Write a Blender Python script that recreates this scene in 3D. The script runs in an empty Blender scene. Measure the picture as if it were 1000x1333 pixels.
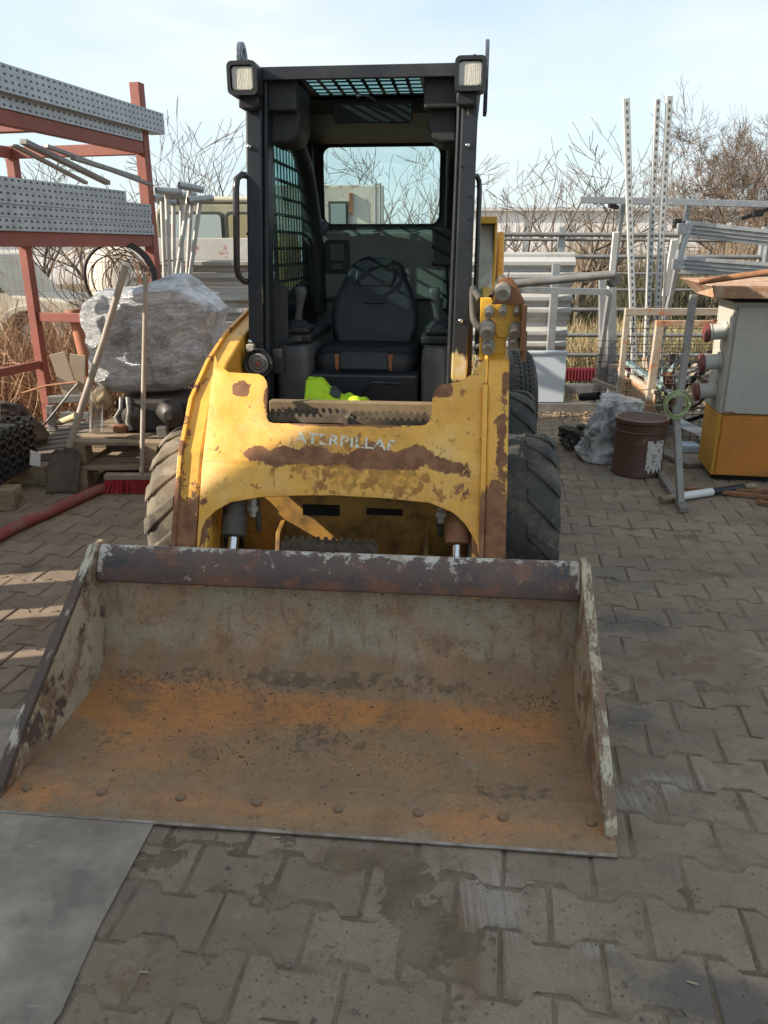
import bpy, bmesh, math, random
from mathutils import Vector, Matrix, noise
R = math.radians
scene = bpy.context.scene
COL = scene.collection
random.seed(7)

# ------------------------------------------------------------------ camera
CAM_H, CAM_P, CAM_F = 1.42, R(19.0), 1000.0
cd = bpy.data.cameras.new('camera')
cam = bpy.data.objects.new('camera', cd); COL.objects.link(cam)
cam.location = (0, 0, CAM_H); cam.rotation_euler = (R(90) - CAM_P, 0, 0)
cd.sensor_fit = 'VERTICAL'; cd.sensor_height = 36.0; cd.lens = 36.0 * CAM_F / 1333.0
cd.clip_start = 0.05; cd.clip_end = 2000
scene.camera = cam

# ------------------------------------------------------------------ light
SUN_AZ, SUN_EL = R(78), R(26)                 # low sun on the left, a little behind the camera
sun_dir = Vector((-math.sin(SUN_AZ) * math.cos(SUN_EL), -math.cos(SUN_AZ) * math.cos(SUN_EL), math.sin(SUN_EL)))
sl = bpy.data.lights.new('sun', 'SUN'); sl.energy = 3.6; sl.angle = R(0.5); sl.color = (1.0, 0.90, 0.76)
so = bpy.data.objects.new('sun', sl); COL.objects.link(so)
so.rotation_euler = sun_dir.to_track_quat('Z', 'Y').to_euler(); so.location = sun_dir * 20
world = bpy.data.worlds.new('World'); scene.world = world; world.use_nodes = True
wn = world.node_tree; wn.nodes.clear()
def wnode(t, **k):
    n = wn.nodes.new(t)
    for a, b in k.items(): setattr(n, a, b)
    return n
sky = wnode('ShaderNodeTexSky', sky_type='NISHITA'); sky.sun_disc = False
sky.sun_elevation = SUN_EL; sky.sun_rotation = R(180) + SUN_AZ; sky.dust_density = 1.6; sky.air_density = 1.0; sky.ozone_density = 1.2
wtc = wnode('ShaderNodeTexCoord'); wmp = wnode('ShaderNodeMapping'); wmp.inputs['Scale'].default_value = (1, 1, 3.2)
wns = wnode('ShaderNodeTexNoise'); wns.inputs['Scale'].default_value = 1.6; wns.inputs['Detail'].default_value = 7; wns.inputs['Roughness'].default_value = .55
wr = wnode('ShaderNodeMapRange'); wr.inputs[1].default_value = .46; wr.inputs[2].default_value = .80; wr.inputs[3].default_value = .0; wr.inputs[4].default_value = .85
wmix = wnode('ShaderNodeMix', data_type='RGBA'); wmix.inputs[7].default_value = (4.3, 4.35, 4.3, 1)
wair = wnode('ShaderNodeMix', data_type='RGBA'); wair.inputs[0].default_value = .62; wair.inputs[7].default_value = (2.85, 3.5, 3.85, 1)
wb = wnode('ShaderNodeBackground'); wb.inputs[1].default_value = 0.10; wo = wnode('ShaderNodeOutputWorld')
lk = wn.links.new
lk(wtc.outputs['Generated'], wmp.inputs[0]); lk(wmp.outputs[0], wns.inputs['Vector']); lk(wns.outputs[0], wr.inputs[0])
lk(wr.outputs[0], wmix.inputs[0]); lk(sky.outputs[0], wair.inputs[6]); lk(wair.outputs[2], wmix.inputs[6]); lk(wmix.outputs[2], wb.inputs[0]); lk(wb.outputs[0], wo.inputs[0])
scene.view_settings.view_transform = 'Standard'; scene.view_settings.look = 'None'
scene.view_settings.exposure = 1.38; scene.view_settings.gamma = 1.0; scene.view_settings.use_curve_mapping = False

# ------------------------------------------------------------------ survey of the place
OX, OY, TH = -.232, 1.618, R(5.66)            # loader frame: origin at the middle of the bucket lip, turned 5.66 degrees
CT, ST = math.cos(TH), math.sin(TH)
def ray(px, py):
    a = (px - 500) / CAM_F; b = (666.5 - py) / CAM_F
    return Vector((a, math.cos(CAM_P) + b * math.sin(CAM_P), -math.sin(CAM_P) + b * math.cos(CAM_P)))
def A(px, py, Y=None, Z=None):
    r = ray(px, py); t = Y / r.y if Y is not None else (Z - CAM_H) / r.z
    return Vector((r.x * t, r.y * t, CAM_H + r.z * t))
def toL(p):
    dx, dy = p[0] - OX, p[1] - OY
    return Vector((dx * CT - dy * ST, dx * ST + dy * CT, p[2]))
def AL(px, py, v):
    o = toL((0, 0, CAM_H)); q = toL(Vector((0, 0, CAM_H)) + ray(px, py)); d = q - o
    return o + d * ((v - o.y) / d.y)

# ------------------------------------------------------------------ materials
MATS = {}
class NT:
    def __init__(s, name):
        s.m = bpy.data.materials.new(name); s.m.use_nodes = True; s.t = s.m.node_tree; s.t.nodes.clear()
        s.out = s.n('ShaderNodeOutputMaterial'); s.b = s.n('ShaderNodeBsdfPrincipled'); s.l(s.b.outputs[0], s.out.inputs[0])
    def n(s, t, **k):
        x = s.t.nodes.new(t)
        for a, b in k.items(): setattr(x, a, b)
        return x
    def l(s, a, b): s.t.links.new(a, b)
    def set(s, i, v):
        if hasattr(v, 'is_linked'): s.l(v, i)
        else: i.default_value = v
    def math(s, op, a, b=0.0, c=0.0, clamp=False):
        x = s.n('ShaderNodeMath', operation=op, use_clamp=clamp)
        s.set(x.inputs[0], a); s.set(x.inputs[1], b); s.set(x.inputs[2], c); return x.outputs[0]
    def noise(s, vec, scale, detail=5, rough=.6, dist=0.0):
        x = s.n('ShaderNodeTexNoise'); s.l(vec, x.inputs['Vector']); x.inputs['Scale'].default_value = scale
        x.inputs['Detail'].default_value = detail; x.inputs['Roughness'].default_value = rough; x.inputs['Distortion'].default_value = dist
        return x.outputs[0]
    def ramp(s, v, a, b, lo=0.0, hi=1.0, smooth=True):
        x = s.n('ShaderNodeMapRange', interpolation_type='SMOOTHSTEP' if smooth else 'LINEAR')
        s.set(x.inputs[0], v); x.inputs[1].default_value = a; x.inputs[2].default_value = b; x.inputs[3].default_value = lo; x.inputs[4].default_value = hi
        return x.outputs[0]
    def mix(s, f, a, b):
        x = s.n('ShaderNodeMix', data_type='RGBA'); s.set(x.inputs[0], f)
        for i, v in ((6, a), (7, b)):
            if isinstance(v, tuple): x.inputs[i].default_value = (*v[:3], 1)
            else: s.l(v, x.inputs[i])
        return x.outputs[2]
    def mixf(s, f, a, b):
        x = s.n('ShaderNodeMix', data_type='FLOAT'); s.set(x.inputs[0], f); s.set(x.inputs[2], a); s.set(x.inputs[3], b); return x.outputs[0]
    def map(s, vec, scale=(1, 1, 1), loc=(0, 0, 0), rot=(0, 0, 0)):
        x = s.n('ShaderNodeMapping'); s.l(vec, x.inputs[0]); x.inputs['Scale'].default_value = scale; x.inputs['Location'].default_value = loc; x.inputs['Rotation'].default_value = rot
        return x.outputs[0]
    def blob(s, vec, c, r, amp=1.0):
        a = s.n('ShaderNodeVectorMath', operation='SUBTRACT'); s.l(vec, a.inputs[0]); a.inputs[1].default_value = c
        d = s.n('ShaderNodeVectorMath', operation='DIVIDE'); s.l(a.outputs[0], d.inputs[0]); d.inputs[1].default_value = r
        e = s.n('ShaderNodeVectorMath', operation='LENGTH'); s.l(d.outputs[0], e.inputs[0])
        return s.ramp(e.outputs['Value'], 0.0, 1.0, amp, 0.0)
    def coord(s, kind='Object'):
        if kind == 'World': return s.n('ShaderNodeNewGeometry').outputs['Position']
        return s.n('ShaderNodeTexCoord').outputs[kind]

def surf(name, c1, c2=None, scale=6, rough=.6, rough2=None, metal=0.0, bump=.15, bscale=60, layers=(), coord='Object', aniso=(1, 1, 1), coat=0.0, var=0.0, spec=.5):
    """base colour varied by noise, then worn layers each with its own noise threshold and optional places where it gathers"""
    if name in MATS: return MATS[name]
    N = NT(name); vec = N.coord(coord)
    if var:
        oi = N.n('ShaderNodeObjectInfo'); ad = N.n('ShaderNodeVectorMath', operation='ADD'); sc_ = N.n('ShaderNodeVectorMath', operation='SCALE')
        cb = N.n('ShaderNodeCombineXYZ'); N.l(oi.outputs['Random'], cb.inputs[0]); N.l(oi.outputs['Random'], cb.inputs[1]); N.l(cb.outputs[0], sc_.inputs[0]); sc_.inputs['Scale'].default_value = 37
        N.l(vec, ad.inputs[0]); N.l(sc_.outputs[0], ad.inputs[1]); vec = ad.outputs[0]
    v2 = N.map(vec, aniso)
    c2 = c2 or tuple(x * .75 for x in c1)
    col = N.mix(N.ramp(N.noise(v2, scale, 6, .62), .32, .68), c1, c2)
    fine = N.noise(v2, bscale, 4, .6)
    col = N.mix(N.ramp(fine, .3, .75, 0.0, .22), col, tuple(x * .6 for x in c2))
    rg = N.mixf(N.noise(v2, scale * 2.3, 4), rough - .07, rough + .10) if rough2 is None else N.mixf(N.noise(v2, scale * 2, 4), rough, rough2)
    hgt = fine
    for L in layers:
        lv = N.map(vec, L.get('aniso', (1, 1, 1)), loc=L.get('off', (0, 0, 0)))
        v = N.noise(lv, L.get('scale', 12), L.get('detail', 8), L.get('rg', .65), L.get('dist', 0.0))
        for b in L.get('blobs', ()):
            v = N.math('ADD', v, N.blob(vec, *b))
        s_ = L.get('soft', .02)
        m = N.ramp(v, L['th'] - s_, L['th'] + s_, 0.0, L.get('amt', 1.0))
        lc = L['col']
        if 'col2' in L: lc = N.mix(N.ramp(N.noise(vec, L.get('cs', 18), 6), .35, .65), L['col'], L['col2'])
        col = N.mix(m, col, lc)
        if 'rough' in L: rg = N.mixf(m, rg, L['rough'])
        if L.get('dep', 0): hgt = N.math('SUBTRACT', hgt, N.math('MULTIPLY', m, L['dep']))
        if 'metal' in L: metal = N.mixf(m, metal, L['metal'])
    if var:
        hs = N.n('ShaderNodeHueSaturation'); N.l(col, hs.inputs['Color'])
        N.l(N.math('MULTIPLY_ADD', oi.outputs['Random'], 2 * var, 1 - var), hs.inputs['Value']); col = hs.outputs[0]
    N.l(col, N.b.inputs['Base Color']); N.set(N.b.inputs['Roughness'], rg); N.set(N.b.inputs['Metallic'], metal)
    N.b.inputs['Coat Weight'].default_value = coat; N.b.inputs['Coat Roughness'].default_value = .2; N.b.inputs['Specular IOR Level'].default_value = spec
    if bump:
        bp = N.n('ShaderNodeBump'); bp.inputs['Strength'].default_value = bump; bp.inputs['Distance'].default_value = .004
        N.l(hgt, bp.inputs['Height']); N.l(bp.outputs[0], N.b.inputs['Normal'])
    MATS[name] = N.m; return N.m

RUST, RUST2, RUSTL = (.165, .068, .030), (.27, .125, .058), (.36, .17, .07)
YEL, YEL2 = (.80, .415, .055), (.71, .33, .04)
paint_panel = surf('worn yellow loader paint', YEL, YEL2, 5, .42, bump=.35, bscale=45, layers=[
    dict(col=(.50, .24, .03), scale=9, th=.60, soft=.10, amt=.6),
    dict(col=(.80, .60, .30), scale=3, detail=10, th=.56, soft=.14, amt=.45), dict(col=(.88, .66, .30), scale=30, th=.66, soft=.05, amt=.4),
    dict(col=(.30, .13, .035), col2=(.50, .26, .05), scale=34, th=.63, soft=.03, rough=.8, dep=.15, aniso=(1, 1, .6),
         blobs=[((0, .9, .73), (.42, .2, .12), .14), ((.15, .9, .66), (.5, .2, .12), .14), ((0, .9, .80), (.22, .2, .04), .12)]),
    dict(col=RUST, col2=RUST2, scale=11, detail=14, rg=.70, th=.67, soft=.010, rough=.85, dep=.5,
         blobs=[((-.16, .90, .748), (.27, .12, .052), .42), ((.17, .90, .745), (.27, .12, .048), .42), ((-.30, .91, .762), (.06, .12, .045), .3), ((.11, .91, .772), (.09, .12, .05), .38), ((.26, .91, .772), (.10, .12, .052), .40), ((.36, .90, .73), (.09, .12, .045), .34),
                ((-.375, 1.02, .955), (.055, .1, .045), .50), ((.31, 1.02, .965), (.10, .12, .055), .55), ((-.275, 1.0, .93), (.03, .12, .09), .40), ((0, .96, .85), (.36, .06, .016), .34),
                ((-.46, .82, .62), (.05, .2, .16), .10), ((.40, .84, .66), (.07, .2, .05), .16), ((-.43, .9, .76), (.05, .1, .04), .18)]),
])
paint_arm = surf('chipped yellow arm paint', YEL, YEL2, 4, .42, bump=.35, bscale=45, layers=[
    dict(col=(.50, .24, .03), scale=9, th=.62, soft=.10, amt=.6),
    dict(col=RUST, col2=RUST2, scale=15, detail=14, rg=.72, th=.62, soft=.010, rough=.85, dep=.5,
         blobs=[((-.52, .78, .52), (.12, .25, .20), .35), ((.52, .78, .50), (.12, .25, .30), .45), ((.535, .95, .80), (.03, .2, .25), .20), ((-.545, .90, .74), (.02, .2, .3), .13), ((.545, 1.05, .98), (.025, .1, .12), .22)]),
])
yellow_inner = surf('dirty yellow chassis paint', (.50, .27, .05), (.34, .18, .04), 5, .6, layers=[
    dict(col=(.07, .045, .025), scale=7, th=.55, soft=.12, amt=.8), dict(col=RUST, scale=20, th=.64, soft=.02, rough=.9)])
bucket_in = surf('bucket scoured steel', (.30, .185, .095), (.23, .14, .075), 5, .68, bump=.6, bscale=50, layers=[
    dict(col=(.38, .315, .22), col2=(.30, .24, .165), cs=7, scale=5, th=.66, soft=.16, amt=.92, blobs=[((0, .70, .26), (3.5, .10, .20), .75)]),
    dict(col=(.52, .21, .055), col2=(.38, .165, .06), cs=6, scale=3.4, detail=9, th=.64, soft=.22, amt=.95, rough=.38, blobs=[((-.48, .47, .02), (.55, .20, .12), .62), ((.15, .49, .02), (.85, .12, .12), .42), ((-.52, .3, .02), (.32, .22, .1), .20), ((.50, .36, .02), (.30, .16, .1), .14), ((0, .03, .02), (2.6, .07, .05), .16)]),
    dict(col=(.18, .115, .065), scale=7, detail=12, rg=.75, th=.58, soft=.07, amt=.75), dict(col=(.16, .10, .06), scale=90, detail=6, rg=.75, th=.56, soft=.06, amt=.45), dict(col=(.10, .07, .045), scale=24, detail=12, rg=.75, th=.64, soft=.05, amt=.7, dep=.3, rough=.85, blobs=[((.02, .36, .02), (.30, .13, .1), .16), ((.0, .62, .05), (1.1, .06, .07), .16), ((-.62, .28, .02), (.14, .1, .1), .10), ((.55, .16, .02), (.25, .10, .1), .14)]),
    dict(col=(.028, .02, .015), scale=60, detail=12, th=.66, soft=.02, amt=.9, dep=.6, blobs=[((0, .70, .30), (1.2, .12, .12), .015)]),
    dict(col=(.17, .085, .045), scale=26, aniso=(1, 1, .2), th=.62, soft=.06, amt=.5, blobs=[((0, .70, .15), (1.5, .1, .1), .05)])])
bucket_side = surf('bucket side cream paint', (.47, .375, .25), (.38, .29, .19), 5, .7, bump=.5, bscale=50, layers=[
    dict(col=(.20, .11, .055), scale=9, th=.55, soft=.07, amt=.9, blobs=[((0, .25, .05), (3, .5, .12), .10)]),
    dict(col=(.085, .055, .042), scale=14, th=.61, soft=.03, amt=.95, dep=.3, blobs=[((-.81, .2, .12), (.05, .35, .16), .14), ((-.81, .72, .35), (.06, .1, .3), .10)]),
    dict(col=(.56, .50, .40), scale=24, th=.70, soft=.03, amt=.7)])
bucket_rim = surf('bucket rim flaking paint', (.145, .085, .062), (.10, .066, .058), 5, .6, bump=.6, bscale=40, layers=[
    dict(col=(.045, .045, .05), scale=4, th=.60, soft=.05, amt=.9, blobs=[((-.72, .7, .43), (.12, .1, .06), .22), ((.70, .7, .44), (.12, .1, .06), .22)]),
    dict(col=(.55, .50, .42), scale=24, th=.62, soft=.025, amt=.9, dep=.3, detail=12, rg=.75, aniso=(1, 1, 1), blobs=[((0, .73, .468), (2.5, .05, .035), .15), ((-.80, .7, .44), (.07, .1, .1), .22), ((.79, .7, .42), (.05, .1, .1), .25), ((.2, .72, .45), (.4, .1, .04), .06)]),
    dict(col=(.20, .085, .045), scale=12, th=.60, soft=.06, amt=.8, blobs=[((0, .68, .38), (1.2, .06, .04), .12)])])
bucket_edge = surf('bucket lip worn steel', (.27, .145, .073), (.205, .115, .062), 5, .55, bump=.5, bscale=60, metal=.1, layers=[
    dict(col=(.30, .20, .12), scale=6, th=.50, soft=.15, amt=.8, blobs=[((0, .12, .02), (1.5, .09, .1), .25)]), dict(col=(.07, .055, .045), scale=12, th=.64, soft=.05, amt=.8),
    dict(col=(.42, .28, .16), scale=30, th=.68, soft=.04, amt=.6)])
edge_bright = surf('ground steel edge', (.34, .30, .26), (.20, .15, .11), 20, .4, metal=.6)
black_paint = surf('black cab paint', (.010, .012, .015), (.018, .020, .024), 5, .42, bump=.12, bscale=50, layers=[
    dict(col=(.12, .12, .12), scale=14, th=.68, soft=.05, amt=.5), dict(col=(.09, .085, .07), scale=3, th=.60, soft=.12, amt=.45)])
black_post = surf('black cab post paint', (.013, .015, .019), (.022, .025, .030), 5, .34, bump=.12, bscale=50, layers=[
    dict(col=(.14, .14, .14), scale=26, th=.67, soft=.04, amt=.5), dict(col=(.45, .36, .13), col2=(.50, .46, .33), scale=14, aniso=(1, 1, .3), th=.66, soft=.05, amt=.9, blobs=[((.38, 1.5, .965), (.08, .1, .11), .40)])])
plastic_dark = surf('dark grey cab plastic', (.022, .022, .023), (.034, .033, .032), 4, .55, bump=.2, bscale=160)
plastic_grey = surf('grey console plastic', (.085, .085, .086), (.105, .105, .104), 5, .5, bump=.2, bscale=160, layers=[dict(col=(.16, .14, .11), scale=5, th=.62, soft=.1, amt=.5)])
liner = surf('dusty cab back panel', (.25, .245, .21), (.20, .195, .165), 3, .7, bump=.15, layers=[dict(col=(.20, .18, .14), scale=5, th=.6, soft=.12, amt=.5)])
vinyl = surf('black seat vinyl', (.010, .0105, .012), (.015, .016, .018), 5, .5, bump=.25, bscale=120, layers=[dict(col=(.09, .085, .075), scale=4, th=.60, soft=.14, amt=.35)])
rust_mat = surf('brown rusted steel', RUST, RUST2, 9, .85, bump=.6, bscale=50, layers=[dict(col=RUSTL, scale=16, th=.63, soft=.05, amt=.6)])
tread_steel = surf('dusty tread steel', (.17, .13, .09), (.10, .07, .045), 14, .75, metal=.2, bump=.4)
chrome = surf('cylinder chrome', (.75, .75, .75), (.6, .6, .6), 5, .12, metal=1.0, bump=0)
dusty_metal = surf('dusty zinc coupler', (.46, .41, .34), (.34, .29, .23), 14, .5, metal=.35, bump=.3, layers=[dict(col=(.15, .10, .06), scale=20, th=.62, soft=.06, amt=.7)])
rubber = surf('weathered tyre rubber', (.028, .027, .023), (.045, .042, .034), 6, .7, bump=.8, bscale=40, layers=[
    dict(col=(.12, .10, .07), scale=9, th=.56, soft=.10, amt=.7, detail=12), dict(col=(.26, .22, .16), scale=14, th=.68, soft=.06, amt=.6)])
rubber_mud = surf('mud caked tyre rubber', (.21, .175, .125), (.10, .082, .06), 5, .9, bump=.8, bscale=30, layers=[dict(col=(.05, .045, .04), scale=6, th=.55, soft=.1, amt=.8), dict(col=(.36, .31, .23), scale=9, th=.62, soft=.08, amt=.7)])
def simple(name, col, rough=.5, metal=0.0, trans=0.0, ior=1.45, bump=0.0, alpha=1.0):
    if name in MATS: return MATS[name]
    N = NT(name); N.b.inputs['Base Color'].default_value = (*col, 1); N.b.inputs['Roughness'].default_value = rough
    N.b.inputs['Metallic'].default_value = metal; N.b.inputs['Transmission Weight'].default_value = trans; N.b.inputs['IOR'].default_value = ior
    MATS[name] = N.m; return N.m
def thin_glass(name, tint, gloss=.12, dirt=.12):
    N = NT(name); N.t.nodes.remove(N.b)
    tr = N.n('ShaderNodeBsdfTransparent'); tr.inputs[0].default_value = (*tint, 1)
    gl = N.n('ShaderNodeBsdfGlossy'); gl.inputs['Roughness'].default_value = .03
    df = N.n('ShaderNodeBsdfDiffuse'); df.inputs[0].default_value = (.5, .48, .43, 1)
    a = N.n('ShaderNodeMixShader'); b = N.n('ShaderNodeMixShader'); a.inputs[0].default_value = gloss
    N.l(tr.outputs[0], a.inputs[1]); N.l(gl.outputs[0], a.inputs[2])
    N.l(N.ramp(N.noise(N.coord(), 4, 6), .35, .8, dirt * .3, dirt * 1.6), b.inputs[0]); N.l(a.outputs[0], b.inputs[1]); N.l(df.outputs[0], b.inputs[2]); N.l(b.outputs[0], N.out.inputs[0])
    MATS[name] = N.m; return N.m
glass = thin_glass('cab window glass', (.86, .95, .95), .05, .05)
glass_teal = thin_glass('tinted side glass', (.50, .68, .68), .07, .12)
lens_glass = surf('ribbed headlight lens', (.62, .58, .48), (.50, .47, .40), 8, .12, bump=1.0, bscale=50, aniso=(6, 1, .6), coat=.5)
reflector = surf('headlight reflector', (.8, .78, .7), (.7, .68, .6), 5, .2, metal=.9, bump=0)
hivis = surf('hi-vis yellow fabric', (.46, .72, .02), (.38, .62, .02), 4, .8, bump=.4, bscale=20)
reflect_tape = simple('grey reflective tape', (.42, .42, .40), .35)
white_letter = None
galv = surf('galvanised steel', (.40, .41, .41), (.31, .32, .33), 12, .42, metal=.55, bump=.15, bscale=40, layers=[dict(col=(.52, .52, .51), scale=25, th=.62, soft=.06, amt=.5), dict(col=(.22, .20, .17), scale=4, th=.64, soft=.1, amt=.5)])

# ------------------------------------------------------------------ mesh building
class B:
    def __init__(s, off=(0, 0, 0)): s.v = []; s.f = []; s.off = Vector(off)
    def add(s, vs, fs):
        n = len(s.v); s.v += [Vector(p) for p in vs]; s.f += [tuple(i + n for i in f) for f in fs]; return s
    def box(s, x0, x1, y0, y1, z0, z1, M=None):
        vs = [Vector((x, y, z)) for z in (z0, z1) for y in (y0, y1) for x in (x0, x1)]
        if M is not None: vs = [M @ p for p in vs]
        return s.add(vs, [(0, 2, 3, 1), (4, 5, 7, 6), (0, 1, 5, 4), (2, 6, 7, 3), (0, 4, 6, 2), (1, 3, 7, 5)])
    def bar(s, p, q, w, h, up=(0, 0, 1)):
        p, q = Vector(p), Vector(q); d = (q - p); L = d.length; d.normalize(); up = Vector(up)
        if abs(d.dot(up)) > .98: up = Vector((0, 1, 0))
        x = d.cross(up).normalized(); z = x.cross(d)
        vs = [p + d * t + x * a * w / 2 + z * b * h / 2 for t in (0, L) for a, b in ((-1, -1), (1, -1), (1, 1), (-1, 1))]
        return s.add(vs, [(3, 2, 1, 0), (4, 5, 6, 7), (0, 1, 5, 4), (1, 2, 6, 5), (2, 3, 7, 6), (3, 0, 4, 7)])
    def tube(s, pts, r, seg=8, closed=False, cap=True):
        pts = [Vector(p) for p in pts]; n = len(pts); rs = r if isinstance(r, (list, tuple)) else [r] * n
        rings = []; ref = None
        for i in range(n):
            a = pts[i - 1] if (i > 0 or closed) else pts[i]; b = pts[(i + 1) % n] if (i < n - 1 or closed) else pts[i]
            d = (b - a)
            d = d.normalized() if d.length > 1e-9 else Vector((0, 0, 1))
            if ref is None: ref = Vector((0, 0, 1)) if abs(d.z) < .9 else Vector((1, 0, 0))
            x = d.cross(ref).normalized(); y = x.cross(d).normalized(); ref = y
            rings.append([pts[i] + (x * math.cos(2 * math.pi * k / seg) + y * math.sin(2 * math.pi * k / seg)) * rs[i] for k in range(seg)])
        vs = [p for g in rings for p in g]; fs = []
        for i in range(n if closed else n - 1):
            j = (i + 1) % n
            for k in range(seg):
                k2 = (k + 1) % seg; fs.append((i * seg + k, i * seg + k2, j * seg + k2, j * seg + k))
        if cap and not closed:
            fs.append(tuple(range(seg - 1, -1, -1))); fs.append(tuple((n - 1) * seg + k for k in range(seg)))
        return s.add(vs, fs)
    def lathe(s, prof, c=(0, 0, 0), ax=(0, 0, 1), seg=24, cap=True):
        """prof: list of (radius, distance along axis)"""
        c = Vector(c); d = Vector(ax).normalized(); ref = Vector((0, 0, 1)) if abs(d.z) < .9 else Vector((1, 0, 0))
        x = d.cross(ref).normalized(); y = d.cross(x).normalized(); vs = []; fs = []; n = len(prof)
        for r, t in prof:
            for k in range(seg):
                a = 2 * math.pi * k / seg; vs.append(c + d * t + (x * math.cos(a) + y * math.sin(a)) * max(r, 1e-4))
        for i in range(n - 1):
            for k in range(seg):
                k2 = (k + 1) % seg; fs.append((i * seg + k, i * seg + k2, (i + 1) * seg + k2, (i + 1) * seg + k))
        if cap: fs.append(tuple(range(seg - 1, -1, -1))); fs.append(tuple((n - 1) * seg + k for k in range(seg)))
        return s.add(vs, fs)
    def prism(s, poly, ext):
        ext = Vector(ext); n = len(poly); a = [Vector(p) for p in poly]; b = [p + ext for p in a]
        return s.add(a + b, [tuple(range(n - 1, -1, -1)), tuple(range(n, 2 * n))] + [(i, (i + 1) % n, n + (i + 1) % n, n + i) for i in range(n)])
    def yz(s, poly, x0, x1): return s.prism([(x0, y, z) for y, z in poly], (x1 - x0, 0, 0))
    def xz(s, poly, y0, y1): return s.prism([(x, y0, z) for x, z in poly], (0, y1 - y0, 0))
    def loft(s, rings, cap=True):
        m = len(rings[0]); vs = [p for g in rings for p in g]; fs = []
        for i in range(len(rings) - 1):
            for k in range(m): k2 = (k + 1) % m; fs.append((i * m + k, i * m + k2, (i + 1) * m + k2, (i + 1) * m + k))
        if cap: fs.append(tuple(range(m - 1, -1, -1))); fs.append(tuple((len(rings) - 1) * m + k for k in range(m)))
        return s.add(vs, fs)
    def mesh(s, name, mat):
        me = bpy.data.meshes.new(name); me.from_pydata([tuple(p - s.off) for p in s.v], [], s.f); me.materials.append(mat); me.validate()
        return me
    def out(s, name, mat, parent=None, bevel=0, smooth=None, seg=2, fix=True):
        me = s.mesh(name, mat)
        if fix:
            bm = bmesh.new(); bm.from_mesh(me); bmesh.ops.recalc_face_normals(bm, faces=bm.faces); bm.to_mesh(me); bm.free()
        if smooth:
            me.polygons.foreach_set('use_smooth', [True] * len(me.polygons)); me.set_sharp_from_angle(angle=R(smooth))
        o = bpy.data.objects.new(name, me); COL.objects.link(o); o.parent = parent
        if parent is None: o.location = s.off
        if bevel:
            b = o.modifiers.new('bevel', 'BEVEL'); b.width = bevel; b.segments = seg; b.limit_method = 'ANGLE'; b.angle_limit = R(35)
        return o
def tag(o, label=None, cat=None, group=None, kind=None):
    for k, v in (('label', label), ('category', cat), ('group', group), ('kind', kind)):
        if v: o[k] = v
    return o
def empty(name, loc, label, cat, group=None, rz=0):
    o = bpy.data.objects.new(name, None); COL.objects.link(o); o.location = loc; o.rotation_euler = (0, 0, rz); o.empty_display_size = .1
    return tag(o, label, cat, group)
def copy_tree(o, loc=None, rz=None, parent=None):
    c = o.copy(); COL.objects.link(c); c.parent = parent
    if loc is not None: c.location = loc
    if rz is not None: c.rotation_euler = (0, 0, rz)
    for ch in list(o.children): copy_tree(ch, parent=c)
    return c
def arc(c, r, a0, a1, n, plane='yz'):
    pts = []
    for i in range(n + 1):
        a = R(a0 + (a1 - a0) * i / n); p, q = r * math.cos(a), r * math.sin(a)
        pts.append((c[0], c[1] + p, c[2] + q) if plane == 'yz' else (c[0] + p, c[1] + q, c[2]) if plane == 'xy' else (c[0] + p, c[1], c[2] + q))
    return pts
def rrect(cx, cy, w, h, r, n=4):
    pts = []
    for sx, sy, a0 in ((1, 1, 0), (-1, 1, 90), (-1, -1, 180), (1, -1, 270)):
        for i in range(n + 1):
            a = R(a0 + 90 * i / n); pts.append((cx + sx * (w / 2 - r) + r * math.cos(a), cy + sy * (h / 2 - r) + r * math.sin(a)))
    return pts
# ------------------------------------------------------------------ ground, paving
gm = surf('dry grass soil', (.16, .125, .07), (.10, .085, .045), .7, .95, bump=.8, bscale=8, coord='World', layers=[
    dict(col=(.26, .20, .11), scale=1.4, th=.55, soft=.12, amt=.8), dict(col=(.075, .085, .03), scale=.5, th=.58, soft=.08, amt=.7)])
def gz(y): return -.05 if y < 22 else -.05 - 1.05 * min(1, (y - 22) / 8.0)
ys_ = [-60, 0, 8, 15, 22, 24, 26, 28, 30, 40, 60, 120, 300, 900]
g = B().add([(x, y, gz(y)) for y in ys_ for x in (-400, 400)], [(2 * i, 2 * i + 1, 2 * i + 3, 2 * i + 2) for i in range(len(ys_) - 1)]).out('ground', gm, fix=False); tag(g, kind='structure')
jm = surf('joint dirt', (.165, .118, .077), (.11, .08, .053), 14, .95, bump=1.2, bscale=90, coord='World', layers=[dict(col=(.24, .18, .125), scale=3, th=.52, soft=.14, amt=.8), dict(col=(.085, .065, .047), scale=60, th=.62, soft=.05, amt=.7), dict(col=(.33, .28, .22), scale=110, th=.70, soft=.03, amt=.8)])
pave = B().add([(-6, -4.6, -.006), (6, -4.6, -.006), (6, 7.4, -.006), (-6, 7.4, -.006), (-6, -4.6, -.06), (6, -4.6, -.06), (6, 7.4, -.06), (-6, 7.4, -.06)],
               [(0, 1, 2, 3), (4, 7, 6, 5), (0, 4, 5, 1), (1, 5, 6, 2), (2, 6, 7, 3), (3, 7, 4, 0)]).out('pavement', jm)
tag(pave, kind='structure')
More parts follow.
